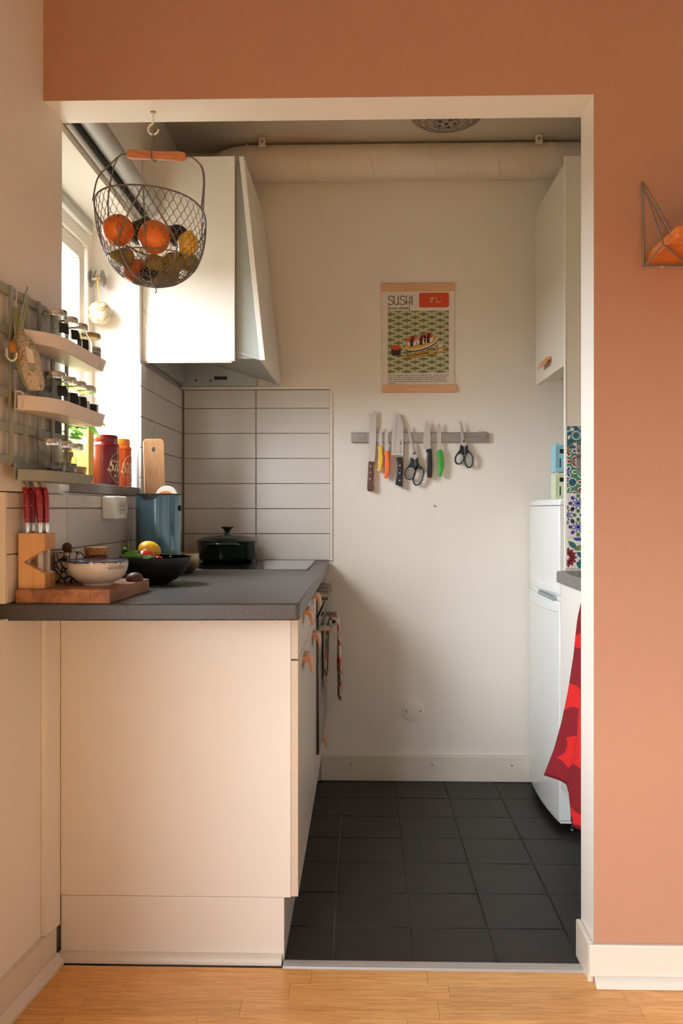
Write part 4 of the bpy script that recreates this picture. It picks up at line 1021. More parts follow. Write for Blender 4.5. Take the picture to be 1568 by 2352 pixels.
slab('green_band', [(-.704, 1.356, .003, .0145), (-.7165, 1.385, .0062, .0190), (-.7235, 1.415, .0066, .0192), (-.7275, 1.445, .0062, .0172), (-.7265, 1.462, .0045, .0130), (-.725, 1.4735, .003, .0055)], 'sagecloth', 1.772)
slab('ruffle', [(-.7235, 1.4735, .006, .005), (-.7245, 1.480, .0085, .006), (-.7285, 1.500, .0075, .005), (-.733, 1.527, .005, .004)], 'sagecloth', 1.772)
slab('ruffle', [(-.7225, 1.4735, .005, .004), (-.719, 1.490, .006, .004), (-.715, 1.510, .005, .003), (-.711, 1.528, .003, .003)], 'sagecloth', 1.766)
MB().tube([(-.7235 + .0085 * math.cos(2 * PI * j / 16), 1.772 + .0065 * math.sin(2 * PI * j / 16), 1.474) for j in range(16)], .0021, 6, closed=True).build('cord', 'copperwood', sa)
MB().prism([(-.7045, 1.441), (-.689, 1.433), (-.685, 1.405), (-.6985, 1.407)], 'y', 1.7505, 1.7535).build('paper_label', 'paper', sa, smooth=False)
MB().prism([(-.6985, 1.407), (-.685, 1.405), (-.682, 1.391), (-.696, 1.392)], 'y', 1.7505, 1.7535).build('label_foot', 'sage', sa, smooth=False)
MB().tube([(-.7235, 1.772, 1.47), (-.7315, 1.770, 1.53), (-.7325, 1.774, 1.562), (-.731, 1.78, 1.566)], .0011, 5).build('loop_string', 'paper', sa)
st_ = MB().tube([(-.7185, 1.759, 1.497), (-.709, 1.757, 1.535), (-.7005, 1.755, 1.566)], .0021, 8)
tag(st_.build('steel_skewer', 'steel'), 'thin steel rod sticking up beside the fabric sachet', 'skewer')
# measuring scoops on lattice hooks
def scoop(nm, label, y_, z_, mt):
    h = thing(nm, label, 'scoop', (-.72, y_, z_))
    MB().ball((-.7245, y_, z_ + .014), .0115, 16, (.75, 1, 1.1)).build('bowl', mt, h)
    MB().tube([(-.722, y_ + .006, z_ + .010), (-.716, y_ + .02, z_ - .012)], .003, 6).build('grip', mt, h)
    k_ = MB().tube(smooth_path([(-.736, y_, z_ + .012), (-.736, y_, z_ - .006), (-.727, y_, z_ - .014), (-.718, y_, z_ - .010), (-.716, y_, z_ + .002)], 5), .0022, 8)
    tag(k_.build('lattice_hook', 'white_pl'), 'white plastic hook on the lattice holding the ' + nm.replace('_', ' '), 'hook')
M['amber'] = mat('amber_plastic', (.50, .20, .03, 1), .35)
scoop('amber_scoop', 'small amber measuring scoop hooked on the lattice left of the sachet', 1.735, 1.422, 'amber')
scoop('dark_scoop', 'dark measuring scoop hooked on the lattice behind the sachet', 1.86, 1.405, 'walnut')

# ================================================================== SILL ITEMS
def canister(label, c, body, lid, word, group):
    t = thing('tin_canister', label, 'canister', c, group)
    MB().lathe([(0, 0), (.0435, 0), (.044, .002), (.044, .118), (.0455, .1195), (.0455, .1225), (.0435, .126), (.0400, .131), (0, .131)], c, 48).build('body', body, t)
    MB().lathe([(0, .131), (.0385, .131), (.0385, .1335), (.0395, .135), (.0395, .150), (.0375, .1535), (0, .154)], c, 48).build('lid', lid, t)
    m = MB(); wrap_text(m, word, .048, c, .0444, -1.12, .044, .35, .0007); wrap_text(m, '&', .013, c, .0444, -.60, .026, .2, .0003)
    m.build('script_lettering', 'script', t, smooth=False)
    pts = [(c[0] + .0446 * math.cos(-.20 + .72 * math.cos(a_)), c[1] + .0446 * math.sin(-.20 + .72 * math.cos(a_)), c[2] + .055 + .045 * math.sin(a_)) for a_ in [2 * PI * j / 32 for j in range(32)]]
    MB().tube(pts, .0006, 4, closed=True).build('oval_border', 'script', t)
canister('dark red tin canister with cream script on the window sill', (-.789, 2.568, 1.172), 'red_can', 'red_can', 'Siby', 'tin canisters on the window sill')
canister('orange tin canister with cream script behind the red one on the window sill', (-.789, 2.705, 1.172), 'org_can', 'org_lid', 'Siby', 'tin canisters on the window sill')
ct = thing('yellow_carton', 'tall yellow printed carton on the window sill beside the red canister', 'carton', (-.845, 2.45, 1.172))
MB().box(-.888, -.794, 2.435, 2.482, 1.172, 1.375).build('box', 'carton', ct, bev=.001)
m = MB()
for k in range(5): m.box(-.862 + k * .003, -.828, 2.4343, 2.4349, 1.302 - k * .007, 1.305 - k * .007)
m.lathe([(0, 0), (.012, 0), (.012, -.0006), (0, -.0006)], (-.808, 2.4348, 1.300), 20, 'y')
m.build('printed_panel', 'paper', ct, smooth=False)
ba = thing('basil_plant', 'potted basil plant with bright green leaves in the kitchen window', 'plant', (-.842, 2.30, 1.172))
MB().lathe([(0, 0), (.032, 0), (.044, .072), (.047, .074), (.047, .086), (.042, .086), (.040, .078), (0, .078)], (-.842, 2.30, 1.172), 28).build('pot', 'terra_pot', ba)
MB().lathe([(0, .079), (.040, .079), (.02, .083), (0, .084)], (-.842, 2.30, 1.172), 16).build('soil', 'soil', ba)
def leaf(par, base, tip, wd, droop, side=0.):
    base = Vector(base); tip = Vector(tip); d = tip - base; up = Vector((0, 0, 1)); sd = d.cross(up)
    sd = sd.normalized() if sd.length > 1e-5 else Vector((1, 0, 0)); sd = (sd + Vector((0, 0, side))).normalized()
    vs = []; n = 8
    for i in range(n + 1):
        t = i / n; c = base + d * t + Vector((0, 0, droop * 4 * t * (1 - t))) ; wv = wd * math.sin(PI * min(1, t * .93 + .04)) ** .75
        nrm = d.cross(sd).normalized()
        vs += [c - sd * wv + nrm * wv * .35, c - sd * wv * .5 + nrm * wv * .05, c, c + sd * wv * .5 + nrm * wv * .05, c + sd * wv + nrm * wv * .35]
    fs = [(5 * i + k, 5 * i + k + 1, 5 * i + k + 6, 5 * i + k + 5) for i in range(n) for k in range(4)]
    return MB().add(vs, fs).build('leaf', 'leaf', par)
rnd = random.Random(11)
top = Vector((-.842, 2.30, 1.252))
for k in range(7):
    an = k * 2.4; e_ = Vector((-.842 + .055 * math.cos(an), 2.30 + .05 * math.sin(an), 1.31 + .05 * rnd.random()))
    if k == 2: e_ = Vector((-.775, 2.33, 1.335))
    if k == 5: e_ = Vector((-.79, 2.28, 1.30))
    MB().tube(smooth_path([top, top.lerp(e_, .5) + Vector((0, 0, .012)), e_], 4), .0016, 6).build('stem', 'stem', ba)
    for q in range(5):
        b2 = top.lerp(e_, .55 + .45 * q / 4); a2 = an + q * 2.2 + rnd.random()
        leaf(ba, b2, b2 + Vector((.034 * math.cos(a2), .034 * math.sin(a2), -.004 + .012 * rnd.random())), .012 + .004 * rnd.random(), .006, rnd.uniform(-.4, .4))
leaf(ba, (-.775, 2.33, 1.36), (-.722, 2.36, 1.335), .016, .012, .5)
leaf(ba, (-.765, 2.33, 1.335), (-.728, 2.33, 1.300), .017, .010, .8)
leaf(ba, (-.785, 2.28, 1.32), (-.752, 2.26, 1.295), .015, .008, .5)
MB().tube([(-.842, 2.30, 1.33), (-.80, 2.32, 1.352), (-.772, 2.33, 1.352), (-.765, 2.33, 1.335)], .0014, 6).build('stem', 'stem', ba)

# wall socket -------------------------------------------------------
so = thing('double_socket', 'white surface-mounted double power socket on the left tiled wall', 'socket', (-.715, 2.42, 1.072))
sx0 = tlx(2.42)
MB().prism([(sx0, 2.372), (sx0 + .036, 2.372), (sx0 + .046, 2.385), (sx0 + .046, 2.462), (sx0 + .036, 2.475), (sx0, 2.475)], 'z', 1.072, 1.1375).build('housing', 'white_pl', so, bev=.004)
for yk in (2.402, 2.446):
    o = MB().lathe([(0, .0005), (.0175, .0005), (.0195, .002), (.0195, .0035), (.0165, .0035), (.0160, .0012), (0, .0012)], (sx0 + .045, yk, 1.105), 28, 'x').build('outlet', 'socket_in', so)
    for dz in (-.006, .006): MB().lathe([(0, 0), (.0022, 0), (.0022, .0016), (0, .0016)], (sx0 + .0455, yk, 1.105 + dz), 10, 'x').build('contact_hole', 'black', o)

# ================================================================== THINGS ON THE WORKTOP
cb = thing('chopping_block', 'thick end-grain wooden chopping block at the near end of the worktop', 'chopping board', (-.66, 1.99, .893))
xs5 = [-.765, -.728, -.685, -.643, -.600, -.556]
def skx(x, y_): return x + (.012 * (y_ - 1.85) / .3)
yy5 = [1.848, 2.145]
for i in range(5):
    for j in range(1):
        y0_, y1_ = yy5[j], yy5[j + 1]
        xa, xb_ = xs5[i], xs5[i + 1]
        if i == 0: xa0, xa1 = max(xa, tlx(y0_) + .002), max(xa, tlx(y1_) + .002)
        else: xa0 = xa1 = xa
        MB().prism([(skx(xa0, y0_) if i else xa0, y0_), (skx(xb_, y0_), y0_), (skx(xb_, y1_), y1_), (skx(xa1, y1_) if i else xa1, y1_)], 'z', .8935, .9235).build('block', 'blockA', cb, bev=.0005)
ZB = .9236
# knife block
kb = thing('knife_block', 'pale wooden knife block with arrow-shaped cut-out on the chopping block', 'knife block', (-.728, 1.895, ZB))
K0, K1 = -.7645, -.706
prf = [(K0, ZB), (K1, ZB), (K1, .957), (K0 + .0105, .983), (K1, 1.011), (K1, 1.047), (K0, 1.047)]
MB().prism(prf, 'y', 1.861, 1.925).build('body', 'pine', kb, bev=.001)
for z0, z1, zb0, zb1 in ((ZB, .954, .9236, .957), (1.014, 1.047, 1.011, 1.047)):
    MB().prism([(K1 + .0002, 1.862), (K1 + .0018, 1.863), (K1 + .0018, 1.924), (K1 + .0002, 1.925)], 'z', zb0, zb1).build('chamfer_strip', 'pine_end', kb, bev=.0008)
grp = 'red-handled steak knives in the wooden block'
lbls = ['red-handled steak knife, front row left in the block', 'red-handled steak knife, front row middle in the block', 'red-handled steak knife, front row right in the block',
        'red-handled steak knife, back row left in the block', 'red-handled steak knife, back row middle in the block', 'red-handled steak knife, back row right in the block']
pos = [(-.7500, 1.876), (-.7215, 1.876), (-.7125, 1.893), (-.7500, 1.908), (-.7370, 1.912), (-.7250, 1.913)]
def steak(label, x, y_):
    t = thing('steak_knife', label, 'knife', (x, y_, 1.047), grp)
    def sec(rows):
        m = MB(); n = 14; vs = []; fs = []
        for xc, z, a_, b_ in rows:
            for k in range(n):
                q = 2 * PI * k / n; vs.append((x + xc + a_ * math.cos(q), y_ + b_ * math.sin(q), 1.047 + z))
        for i in range(len(rows) - 1):
            for k in range(n): fs.append((i * n + k, i * n + (k + 1) % n, (i + 1) * n + (k + 1) % n, (i + 1) * n + k))
        fs += [tuple(range(n - 1, -1, -1)), tuple((len(rows) - 1) * n + k for k in range(n))]
        return m.add(vs, fs)
    sec([(0, .0005, .0050, .0045), (0, .012, .0058, .0050), (0, .020, .0056, .0050), (0, .0235, .0052, .0046)]).build('bolster', 'chrome', t)
    sec([(0, .0235, .0056, .0048), (-.001, .040, .0068, .0055), (-.0015, .060, .0075, .0058), (-.002, .080, .0072, .0056), (-.0045, .098, .0064, .0052), (-.007, .1025, .0060, .005)]).build('grip', 'red_p', t)
    sec([(-.007, .1025, .0061, .0052), (-.0095, .110, .0066, .0054), (-.012, .1165, .0055, .0046), (-.0135, .1185, .0025, .002)]).build('end_cap', 'alu', t)
    for xr, zr_ in ((-.0005, .030), (-.0015, .062), (-.003, .092)): MB().ball((x + xr, y_ - .0052, 1.047 + zr_), .0013, 8).build('rivet', 'chrome', t)
    MB().box(x - .004, x + .0075, y_ - .0008, y_ + .0008, .950, 1.0475).build('blade', 'blade', t)
    return t
for (x, y_), l_ in zip(pos, lbls): steak(l_, x, y_)
# mug
mg = thing('patterned_mug', 'cream mug with black leaf pattern beside the knife block', 'mug', (-.7115, 2.035, ZB))
cm = (-.7115, 2.035, ZB)
MB().lathe([(0, 0), (.029, 0), (.0325, .004), (.0335, .015), (.0338, .060), (.0338, .072), (.0333, .0735), (.0315, .072), (.030, .012), (0, .008)], cm, 36).build('body', 'leafprint', mg)
MB().tube(smooth_path([(-.700, 2.066, ZB + .058), (-.693, 2.080, ZB + .055), (-.692, 2.082, ZB + .035), (-.700, 2.066, ZB + .018)], 5), .004, 8).build('handle', 'leafprint', mg)
sp = thing('wooden_spoon', 'small dark wooden spoon standing in the patterned mug', 'spoon', (-.714, 2.04, ZB + .01))
MB().lathe([(0, -.0015), (.011, -.0012), (.0125, 0), (.011, .0012), (0, .0015)], (-.7180, 2.040, ZB + .0835), 24, 'y').build('round_end', 'walnut', sp)
MB().tube([(-.7175, 2.040, ZB + .074), (-.706, 2.038, ZB + .012)], .003, 8).build('shaft', 'walnut', sp)
# white bowl with writing
wb = thing('white_bowl', 'cream ceramic bowl with dark blue speckled rim and black script, on the chopping block', 'bowl', (-.619, 1.965, ZB))
cw = (-.619, 1.965, ZB)
BW = [(0, .001), (.034, 0), (.0355, .003), (.036, .0055), (.050, .012), (.0625, .024), (.0680, .037), (.0700, .050), (.0694, .0575)]
BWi = [(.0675, .0575), (.067, .045), (.060, .025), (.045, .013), (0, .008)]
MB().lathe(BW + [(.0694, .0576), (.0680, .0585)] + BWi, cw, 56).build('body', 'ceramic', wb)
m = MB(); rnd = random.Random(5); rb = lambda z: .0700 - .0006 * max(0, (z - .050) / .0075)
for k in range(260):
    an = 2 * PI * k / 260; dz_ = .0022 + .0050 * rnd.random() ** 2; w_ = 2 * PI / 260 * .66
    m.add([(cw[0] + (rb(z) + .0005) * math.cos(an + s2 * w_), cw[1] + (rb(z) + .0005) * math.sin(an + s2 * w_), cw[2] + z) for s2, z in ((-1, .0580), (1, .0580), (.7, .0575 - dz_), (-.5, .0575 - dz_ * .9))], [(0, 1, 2, 3)])
m.lathe([(.0697, .0570), (.0700, .0585), (.0680, .0592), (.0676, .0580)], cw, 56)
m.build('blue_rim', 'blue_ink', wb, smooth=False)
m = MB(); wrap_text(m, 'Guidel', .0165, cw, .0705, -.99, .0400, .6, -.0002, rz=lambda z: .0706)
m.build('script_lettering', 'ink', wb, smooth=False)
# cork jar
cj = thing('cork_lidded_jar', 'dark red glass jar with cork lid behind the cream bowl', 'jar', (-.666, 2.100, ZB))
cc = (-.666, 2.100, ZB)
MB().lathe([(0, 0), (.028, 0), (.031, .004), (.032, .040), (.0335, .052), (.030, .061), (.0265, .064), (0, .064)], cc, 36).build('body', 'redglaze', cj)
MB().lathe([(0, .0635), (.0265, .0635), (.0290, .078), (.0285, .082), (0, .0825)], cc, 36).build('cork_lid', 'cork', cj)
# chestnut-brown onion half behind the bowl
bn = MB().lathe([(0, 0), (.0195, 0), (.0212, .004), (.0205, .010), (.0165, .016), (.009, .0203), (0, .0215)], (-.561, 2.070, ZB + .0002), 28).build('wooden_dome', 'walnut')
tag(bn, 'brown wooden dome lying on the chopping block right of the cream bowl', 'lid')
# big dark bowl of vegetables
vb = thing('vegetable_bowl', 'wide black bowl of vegetables on the worktop behind the chopping block', 'bowl', (-.575, 2.335, .893))
cv = (-.575, 2.335, .893)
MB().lathe([(0, .001), (.034, 0), (.036, .003), (.060, .015), (.082, .035), (.094, .056), (.0985, .0745), (.0978, .0762)], cv, 56).build('body', 'bowlblack', vb)
MB().lathe([(.0978, .0762), (.0965, .0757), (.092, .057), (.080, .037), (.058, .018), (.03, .007), (0, .006)], cv, 56).build('inner_glaze', 'bowlgreen', vb)
fruit('lemon', 'lemon', 'whole yellow lemon on top of the vegetable bowl', (-.598, 2.362, .985), .0265, (1.25, 1, 1), 'lemon', rot=(0, .35, .4), stem=False, lump=.02)
fruit('lemon', 'lemon', 'small yellow lemon half hidden in the vegetable bowl', (-.640, 2.370, .962), .020, (1.2, 1, .9), 'lemon', rot=(0, .1, 0), stem=False, seed=2)
fruit('tomato', 'tomato', 'shiny red tomato in front of the lemon in the vegetable bowl', (-.594, 2.300, .970), .0245, (1.1, .98, .88), 'tomato', stem=False, seed=3)
def pepper(label, pts, r0, mt='pepper'):
    p_ = smooth_path(pts, 8); t = thing('green_pepper', label, 'pepper', tuple(p_[0]), 'green peppers in the vegetable bowl')
    n = len(p_); m = MB(); k = 12; vs = []; fs = []
    for i, p in enumerate(p_):
        d = (p_[min(i + 1, n - 1)] - p_[max(i - 1, 0)]).normalized(); a_ = d.cross(Vector((0, 0, 1))).normalized(); b_ = a_.cross(d)
        u = i / (n - 1); r = r0 * (min(1, (u + .02) * 5) ** .5) * (1 - u) ** .45 * (1 + .1 * math.sin(u * 14)) + .0006
        for q in range(k):
            th = 2 * PI * q / k; rr = r * (1 + .10 * math.cos(3 * th)); vs.append(p + a_ * rr * math.cos(th) + b_ * rr * math.sin(th))
    for i in range(n - 1):
        for q in range(k): fs.append((i * k + q, i * k + (q + 1) % k, (i + 1) * k + (q + 1) % k, (i + 1) * k + q))
    fs += [tuple(range(k - 1, -1, -1)), tuple((n - 1) * k + q for q in range(k))]
    m.add(vs, fs); m.build('flesh', mt, t)
    d = (p_[0] - p_[2]).normalized()
    MB().tube(smooth_path([p_[0] - d * .002, p_[0] + d * .012, p_[0] + d * .026 + Vector((.002, 0, .006))], 4), .0018, 6).build('stalk', 'stem', t)
pepper('long green pepper lying at the front of the vegetable bowl', [(-.588, 2.254, .970), (-.612, 2.262, .972), (-.640, 2.272, .969), (-.655, 2.290, .962)], .0105)
pepper('green pepper with upright stalk at the left of the vegetable bowl', [(-.640, 2.315, .984), (-.636, 2.322, .968), (-.628, 2.335, .955), (-.62, 2.345, .950)], .012)
pepper('green pepper farthest left in the vegetable bowl behind the cork jar', [(-.662, 2.330, .990), (-.657, 2.350, .978), (-.645, 2.385, .962), (-.63, 2.395, .955)], .011)
pepper('green pepper lying across the left part of the vegetable bowl', [(-.600, 2.285, .975), (-.622, 2.292, .978), (-.648, 2.300, .972), (-.660, 2.312, .962)], .012)
pepper('dark green pepper under the tomato in the vegetable bowl', [(-.560, 2.262, .966), (-.578, 2.262, .968), (-.600, 2.272, .964), (-.612, 2.285, .955)], .010)
pepper('small red pepper tip at the right of the vegetable bowl', [(-.560, 2.278, .968), (-.548, 2.282, .966), (-.535, 2.292, .962)], .007, 'tomato')
pepper('green pepper deep in the bowl with its stalk rising by the right rim', [(-.528, 2.322, .968), (-.532, 2.335, .955), (-.545, 2.36, .945)], .008)
# brass bowl
br = thing('brass_bowl', 'small hammered brass bowl between the blue bin and the green pot', 'bowl', (-.580, 2.757, .893))
MB().lathe([(0, .001), (.018, 0), (.030, .006), (.041, .022), (.0445, .042), (.0440, .064), (.0425, .064), (.0428, .042), (.038, .022), (.02, .008), (0, .006)], (-.580, 2.757, .893), 40).build('body', 'brass', br)
# blue bin
bb_ = thing('blue_cylinder_bin', 'tall glossy steel-blue cylinder container with black rim on the worktop', 'container', (-.640, 2.640, .893))
cb_ = (-.640, 2.640, .893)
MB().lathe([(0, 0), (.0700, 0), (.0705, .002), (.0705, .252), (.068, .252), (.068, .006), (0, .006)], cb_, 64).build('body', 'blue_bin', bb_)
MB().lathe([(.0712, .2515), (.0712, .2555), (.066, .2555), (.066, .2515)], cb_, 64).build('rim', 'black', bb_)
m = MB(); n = 16; vs = []; fs = []
for i in range(n + 1):
    t = -PI / 2 - .62 + i * .85 / n; d = .0185 * (1 - abs(i / n * 2 - 1) ** 4)
    for z_, rr in ((.2555, .0705), (.2545 - d, .0705), (.2545 - d, .0722), (.2555, .0722)): vs.append((cb_[0] + rr * math.cos(t), cb_[1] + rr * math.sin(t), cb_[2] + z_))
for i in range(n):
    for k in range(4): fs.append((4 * i + k, 4 * i + (k + 1) % 4, 4 * i + 4 + (k + 1) % 4, 4 * i + 4 + k))
fs += [(0, 1, 2, 3), (4 * n + 3, 4 * n + 2, 4 * n + 1, 4 * n)]
m.add(vs, fs).build('grip_tab', 'black', bb_)
MB().lathe([(0, 0), (.009, 0), (.008, .004), (0, .005)], (cb_[0] + .070, cb_[1] - .012, 1.104), 20, 'x').build('side_button', 'black', bb_)
# boards standing in the bin
wbd = thing('wooden_cutting_board', 'pale wooden cutting board with a hole standing in the blue container', 'chopping board', (-.655, 2.645, .90))
hole = [(a_, b_) for a_, b_ in [(-.6515 + .006 * math.cos(t), 1.288 + .0075 * math.sin(t)) for t in [2 * PI * j / 20 for j in range(20)]]]
def rsq(x0, x1, z0, z1, r, n=20):
    out = []
    cs = [(x1 - r, z1 - r, 0), (x0 + r, z1 - r, 90), (x0 + r, z0 + r, 180), (x1 - r, z0 + r, 270)]
    for cx, cz, a0 in cs:
        for k in range(n // 4): a_ = math.radians(a0 + 90 * k / (n // 4 - 1)); out.append((cx + r * math.cos(a_), cz + r * math.sin(a_)))
    return out
outr = rsq(-.684, -.620, .905, 1.322, .012)
MB().ring(outr, hole, 'y', 2.652, 2.668).build('board', 'board', wbd, bev=.001)
wbd.location.x += .010
wbd.rotation_euler = (0, math.radians(-2), math.radians(18))
dsh = thing('small_dish', 'round white and wooden serving dish standing in the blue container', 'dish', (-.628, 2.628, .905))
MB().lathe([(0, .0), (.034, .001), (.036, .004), (.034, .006), (0, .004)], (-.612, 2.628, 1.138), 32, 'y').build('white_plate', 'ceramic', dsh)
MB().lathe([(0, .0), (.026, .001), (.027, .003), (0, .004)], (-.614, 2.622, 1.132), 28, 'y').build('wooden_disc', 'handlewood', dsh)
MB().box(-.624, -.606, 2.630, 2.633, .905, 1.11).build('grip', 'ceramic', dsh)
# pot
po = thing('casserole_pot', 'dark green enamelled cast-iron casserole with lid on the hob', 'pot', (-.530, 3.305, .8977))
cp_ = (-.530, 3.305, .8977)
MB().lathe([(0, 0), (.092, 0), (.104, .004), (.112, .016), (.117, .072), (.1185, .0755), (0, .0755)], cp_, 64).build('body', 'enamel', po)
MB().lathe([(0, .0758), (.119, .0758), (.1205, .079), (.117, .084), (.105, .0905), (.100, .0945), (.080, .0985), (.076, .1015), (.05, .1035), (.03, .104), (.012, .104), (.0105, .116), (.016, .126), (.0255, .131), (.0262, .1335), (.024, .136), (0, .137)], cp_, 64).build('lid', 'enamel', po)
MB().lathe([(.0255, .1335), (.0264, .1338), (.0245, .1365), (0, .1375)], cp_, 40).build('knob_cap', 'brass', po)
for sg in (-1, 1):
    pts = smooth_path([(cp_[0] - .058, cp_[1] + sg * .103, cp_[2] + .066), (cp_[0] - .050, cp_[1] + sg * .124, cp_[2] + .070), (cp_[0], cp_[1] + sg * .131, cp_[2] + .071), (cp_[0] + .050, cp_[1] + sg * .124, cp_[2] + .070), (cp_[0] + .058, cp_[1] + sg * .103, cp_[2] + .066)], 6)
    MB().tube(pts, .0065, 10).build('handle', 'enamel', po)

# ================================================================== RIGHT SIDE
wr = MB().box(.630, 1.30, 2.105, 2.778, .862, .900).build('worktop', 'laminate2', bev=.005)
tag(wr, 'mid-grey worktop on the right side of the kitchen', 'worktop')
cr_ = thing('base_cabinet', 'white base cabinet under the right worktop, partly behind the red cloth', 'cabinet', (.95, 2.44, .0))
MB().box(.667, 1.29, 2.11, 2.795, .19, .860).build('carcass', 'cabinet', cr_, smooth=False)
MB().box(.649, .665, 2.452, 2.796, .188, .858).build('door', 'cabinet', cr_, bev=.0015)
MB().box(.649, .665, 2.112, 2.448, .188, .858).build('door', 'cabinet', cr_, bev=.0015)
MB().lathe([(0, 0), (.006, 0), (.006, -.016), (.010, -.018), (.010, -.024), (0, -.025)], (.649, 2.28, .80), 16, 'x').build('knob', 'steel', cr_)
for yk in (2.18, 2.62): MB().lathe([(0, 0), (.022, 0), (.022, .006), (.014, .012), (.014, .19), (0, .19)], (.70, yk, 0), 20).build('leg', 'white_pl', cr_)
# tall panel with tiles
pn = thing('partition_panel', 'tall cream end panel between the right worktop and the fridge', 'panel', (.98, 2.79, .9))
MB().box(.662, 1.299, 2.7825, 2.800, .9005, 2.254).build('board', 'cream', pn, bev=.001)
MB().box(.6600, .6618, 2.781, 2.801, .9005, 2.254).build('edge_strip', 'gloss_white', pn)
pt0 = [.9075, 1.0085, 1.1530, 1.2980, 1.3720]
FT = []
for i in range(4):
    for j in range(4):
        x0 = .6635 + j * .145
        FT.append((i, j, MB().box(x0 + .0005, min(x0 + .1445, 1.298), 2.776, 2.7822, pt0[i] + .0006, pt0[i + 1] - .0006).build('patterned_tile', 't_white', pn, bev=.0006)))
def tprint(i, j, par):
    x0 = .664 + j * .145; x1 = x0 + .143; z0 = pt0[i] + .001; z1 = pt0[i + 1] - .001; Yb = 2.7757
    m = MB(); lay = [0]
    def P(mi, pts, k):
        m.use(mi); q = clip(pts, x0, x1, z0, z1)
        if len(q) >= 3: m.add([(a_, Yb - k * .00007, b_) for a_, b_ in q], [tuple(range(len(q)))])
    def disc(cx, cz, r, mi, k, n=14, sq=1., an=0.): P(mi, [(cx + r * math.cos(t) * math.cos(an) - r * sq * math.sin(t) * math.sin(an), cz + r * math.cos(t) * math.sin(an) + r * sq * math.sin(t) * math.cos(an)) for t in [2 * PI * q / n for q in range(n)]], k)
    def petal(cx, cz, r0, r1, wd, an, mi, k):
        c, s_ = math.cos(an), math.sin(an)
        pts = [(r0, 0), (r0 + (r1 - r0) * .3, wd * .8), (r0 + (r1 - r0) * .65, wd), (r0 + (r1 - r0) * .92, wd * .45), (r1, 0), (r0 + (r1 - r0) * .92, -wd * .45), (r0 + (r1 - r0) * .65, -wd), (r0 + (r1 - r0) * .3, -wd * .8)]
        P(mi, [(cx + a_ * c - b_ * s_, cz + a_ * s_ + b_ * c) for a_, b_ in pts], k)
    # 0 teal 1 green 2 olive 3 blue 4 petrol 5 red 6 dark 7 white
    if i == 0:
        for q in range(7): petal(x0 + .0, z0 + .035, .006, .033, .0062, -1.4 + q * .47, 5, 1)
        disc(x0, z0 + .035, .006, 7, 2)
        for (a_, b_, c_, mi) in ((.004, .088, -.7, 0), (.022, .060, .35, 2), (.030, .052, -.55, 0), (.030, .020, -.75, 0), (.034, .016, .45, 0), (.02, .095, .1, 3), (.075, .05, 2.4, 5), (.09, .02, .6, 2), (.09, .07, -.4, 0), (.055, .08, 1.2, 2)):
            petal(x0 + a_, z0 + b_, 0, .034, .0085, c_, 6, 1); petal(x0 + a_, z0 + b_, .001, .032, .0072, c_, mi, 2)
        for q in range(6): disc(x0 + .012 + q * .022, z0 + .055 + .01 * math.sin(q * 2), .0035, 4, 3)
    elif i == 1:
        for cx, cz in ((.036, .033), (.036, .110), (.108, .033), (.108, .110), (0, .072), (.072, .072), (.143, .072)):
            cx += x0; cz += z0
            disc(cx, cz, .0115, 3, 1, 16)
            for q in range(8):
                an = q * PI / 4 + PI / 8; disc(cx + .0075 * math.cos(an), cz + .0075 * math.sin(an), .0019, 7, 2, 6)
                petal(cx, cz, .012, .019, .0021, an, 6, 2); 
            disc(cx, cz, .0035, 6, 3, 8)
            for q in range(8):
                an = q * PI / 4; mi = 3 if (q in (3, 4, 5)) else 1
                disc(cx + .0245 * math.cos(an), cz + .0245 * math.sin(an), .0074, mi, 4, 7, .85, an); disc(cx + .0250 * math.cos(an), cz + .0250 * math.sin(an), .0021, 5, 5, 7)
    elif i == 2:
        m_ = [0]
        P(1, [(x0, z0), (x1, z0), (x1, z1), (x0, z1)], .5)
        hx, hz = .036, .0415
        for r_ in range(5):
            for c in range(5):
                cx = x0 + c * hx * 1.0 + (hx / 2 if r_ % 2 else 0); cz = z0 + r_ * hz * .82
                an = (PI / 3 if (r_ + c) % 2 else -PI / 3)
                mi = (1, 5, 1, 5, 3)[(r_ * 2 + c) % 5]
                if (r_ * 3 + c * 2) % 7 == 3:
                    for q in range(8): petal(cx, cz, 0, .0165, .006, q * PI / 4, 7, 1); petal(cx, cz, 0, .0125, .0036, q * PI / 4, 4, 2)
                    disc(cx, cz, .0095, 4, 3, 8)
                else:
                    for q in range(3): petal(cx, cz, 0, .0225, .0075, an + q * 2 * PI / 3, 7, 1); petal(cx, cz, 0, .0185, .0042, an + q * 2 * PI / 3, mi, 2)
    else:
        P(4, [(x0, z0), (x1, z0), (x1, z1), (x0, z1)], .5)
        for cx, cz in ((.030, .042), (.10, .042), (.0, .068), (.05, .075), (.065, .015)):
            cx += x0; cz += z0
            for q in range(12): disc(cx + .0135 * math.cos(q * PI / 6), cz + .0135 * math.sin(q * PI / 6), .0034, 7, 1, 8); disc(cx + .0135 * math.cos(q * PI / 6), cz + .0135 * math.sin(q * PI / 6), .0016, 6, 2, 6)
            disc(cx, cz, .0095, 0, 3, 14)
        P(2, [(x0, z0 + .002), (x0 + .02, z0 + .020), (x0 + .06, z0 + .022), (x0 + .06, z0 + .019), (x0 + .021, z0 + .016), (x0 + .003, z0)], 4)
        for (a_, b_, c_) in ((.012, .055, .8), (.018, .012, .1), (.06, .03, 2), (.004, .028, 1.2)): petal(x0 + a_, z0 + b_, 0, .016, .0045, c_, 7, 4)
    if m.v: m.build('glazed_pattern', ['t_teal', 't_green', 't_olive', 't_blue', 't_petrol', 't_red', 't_dark', 't_white'], par, smooth=False)
for i, j, o in FT: tprint(i, j, o)
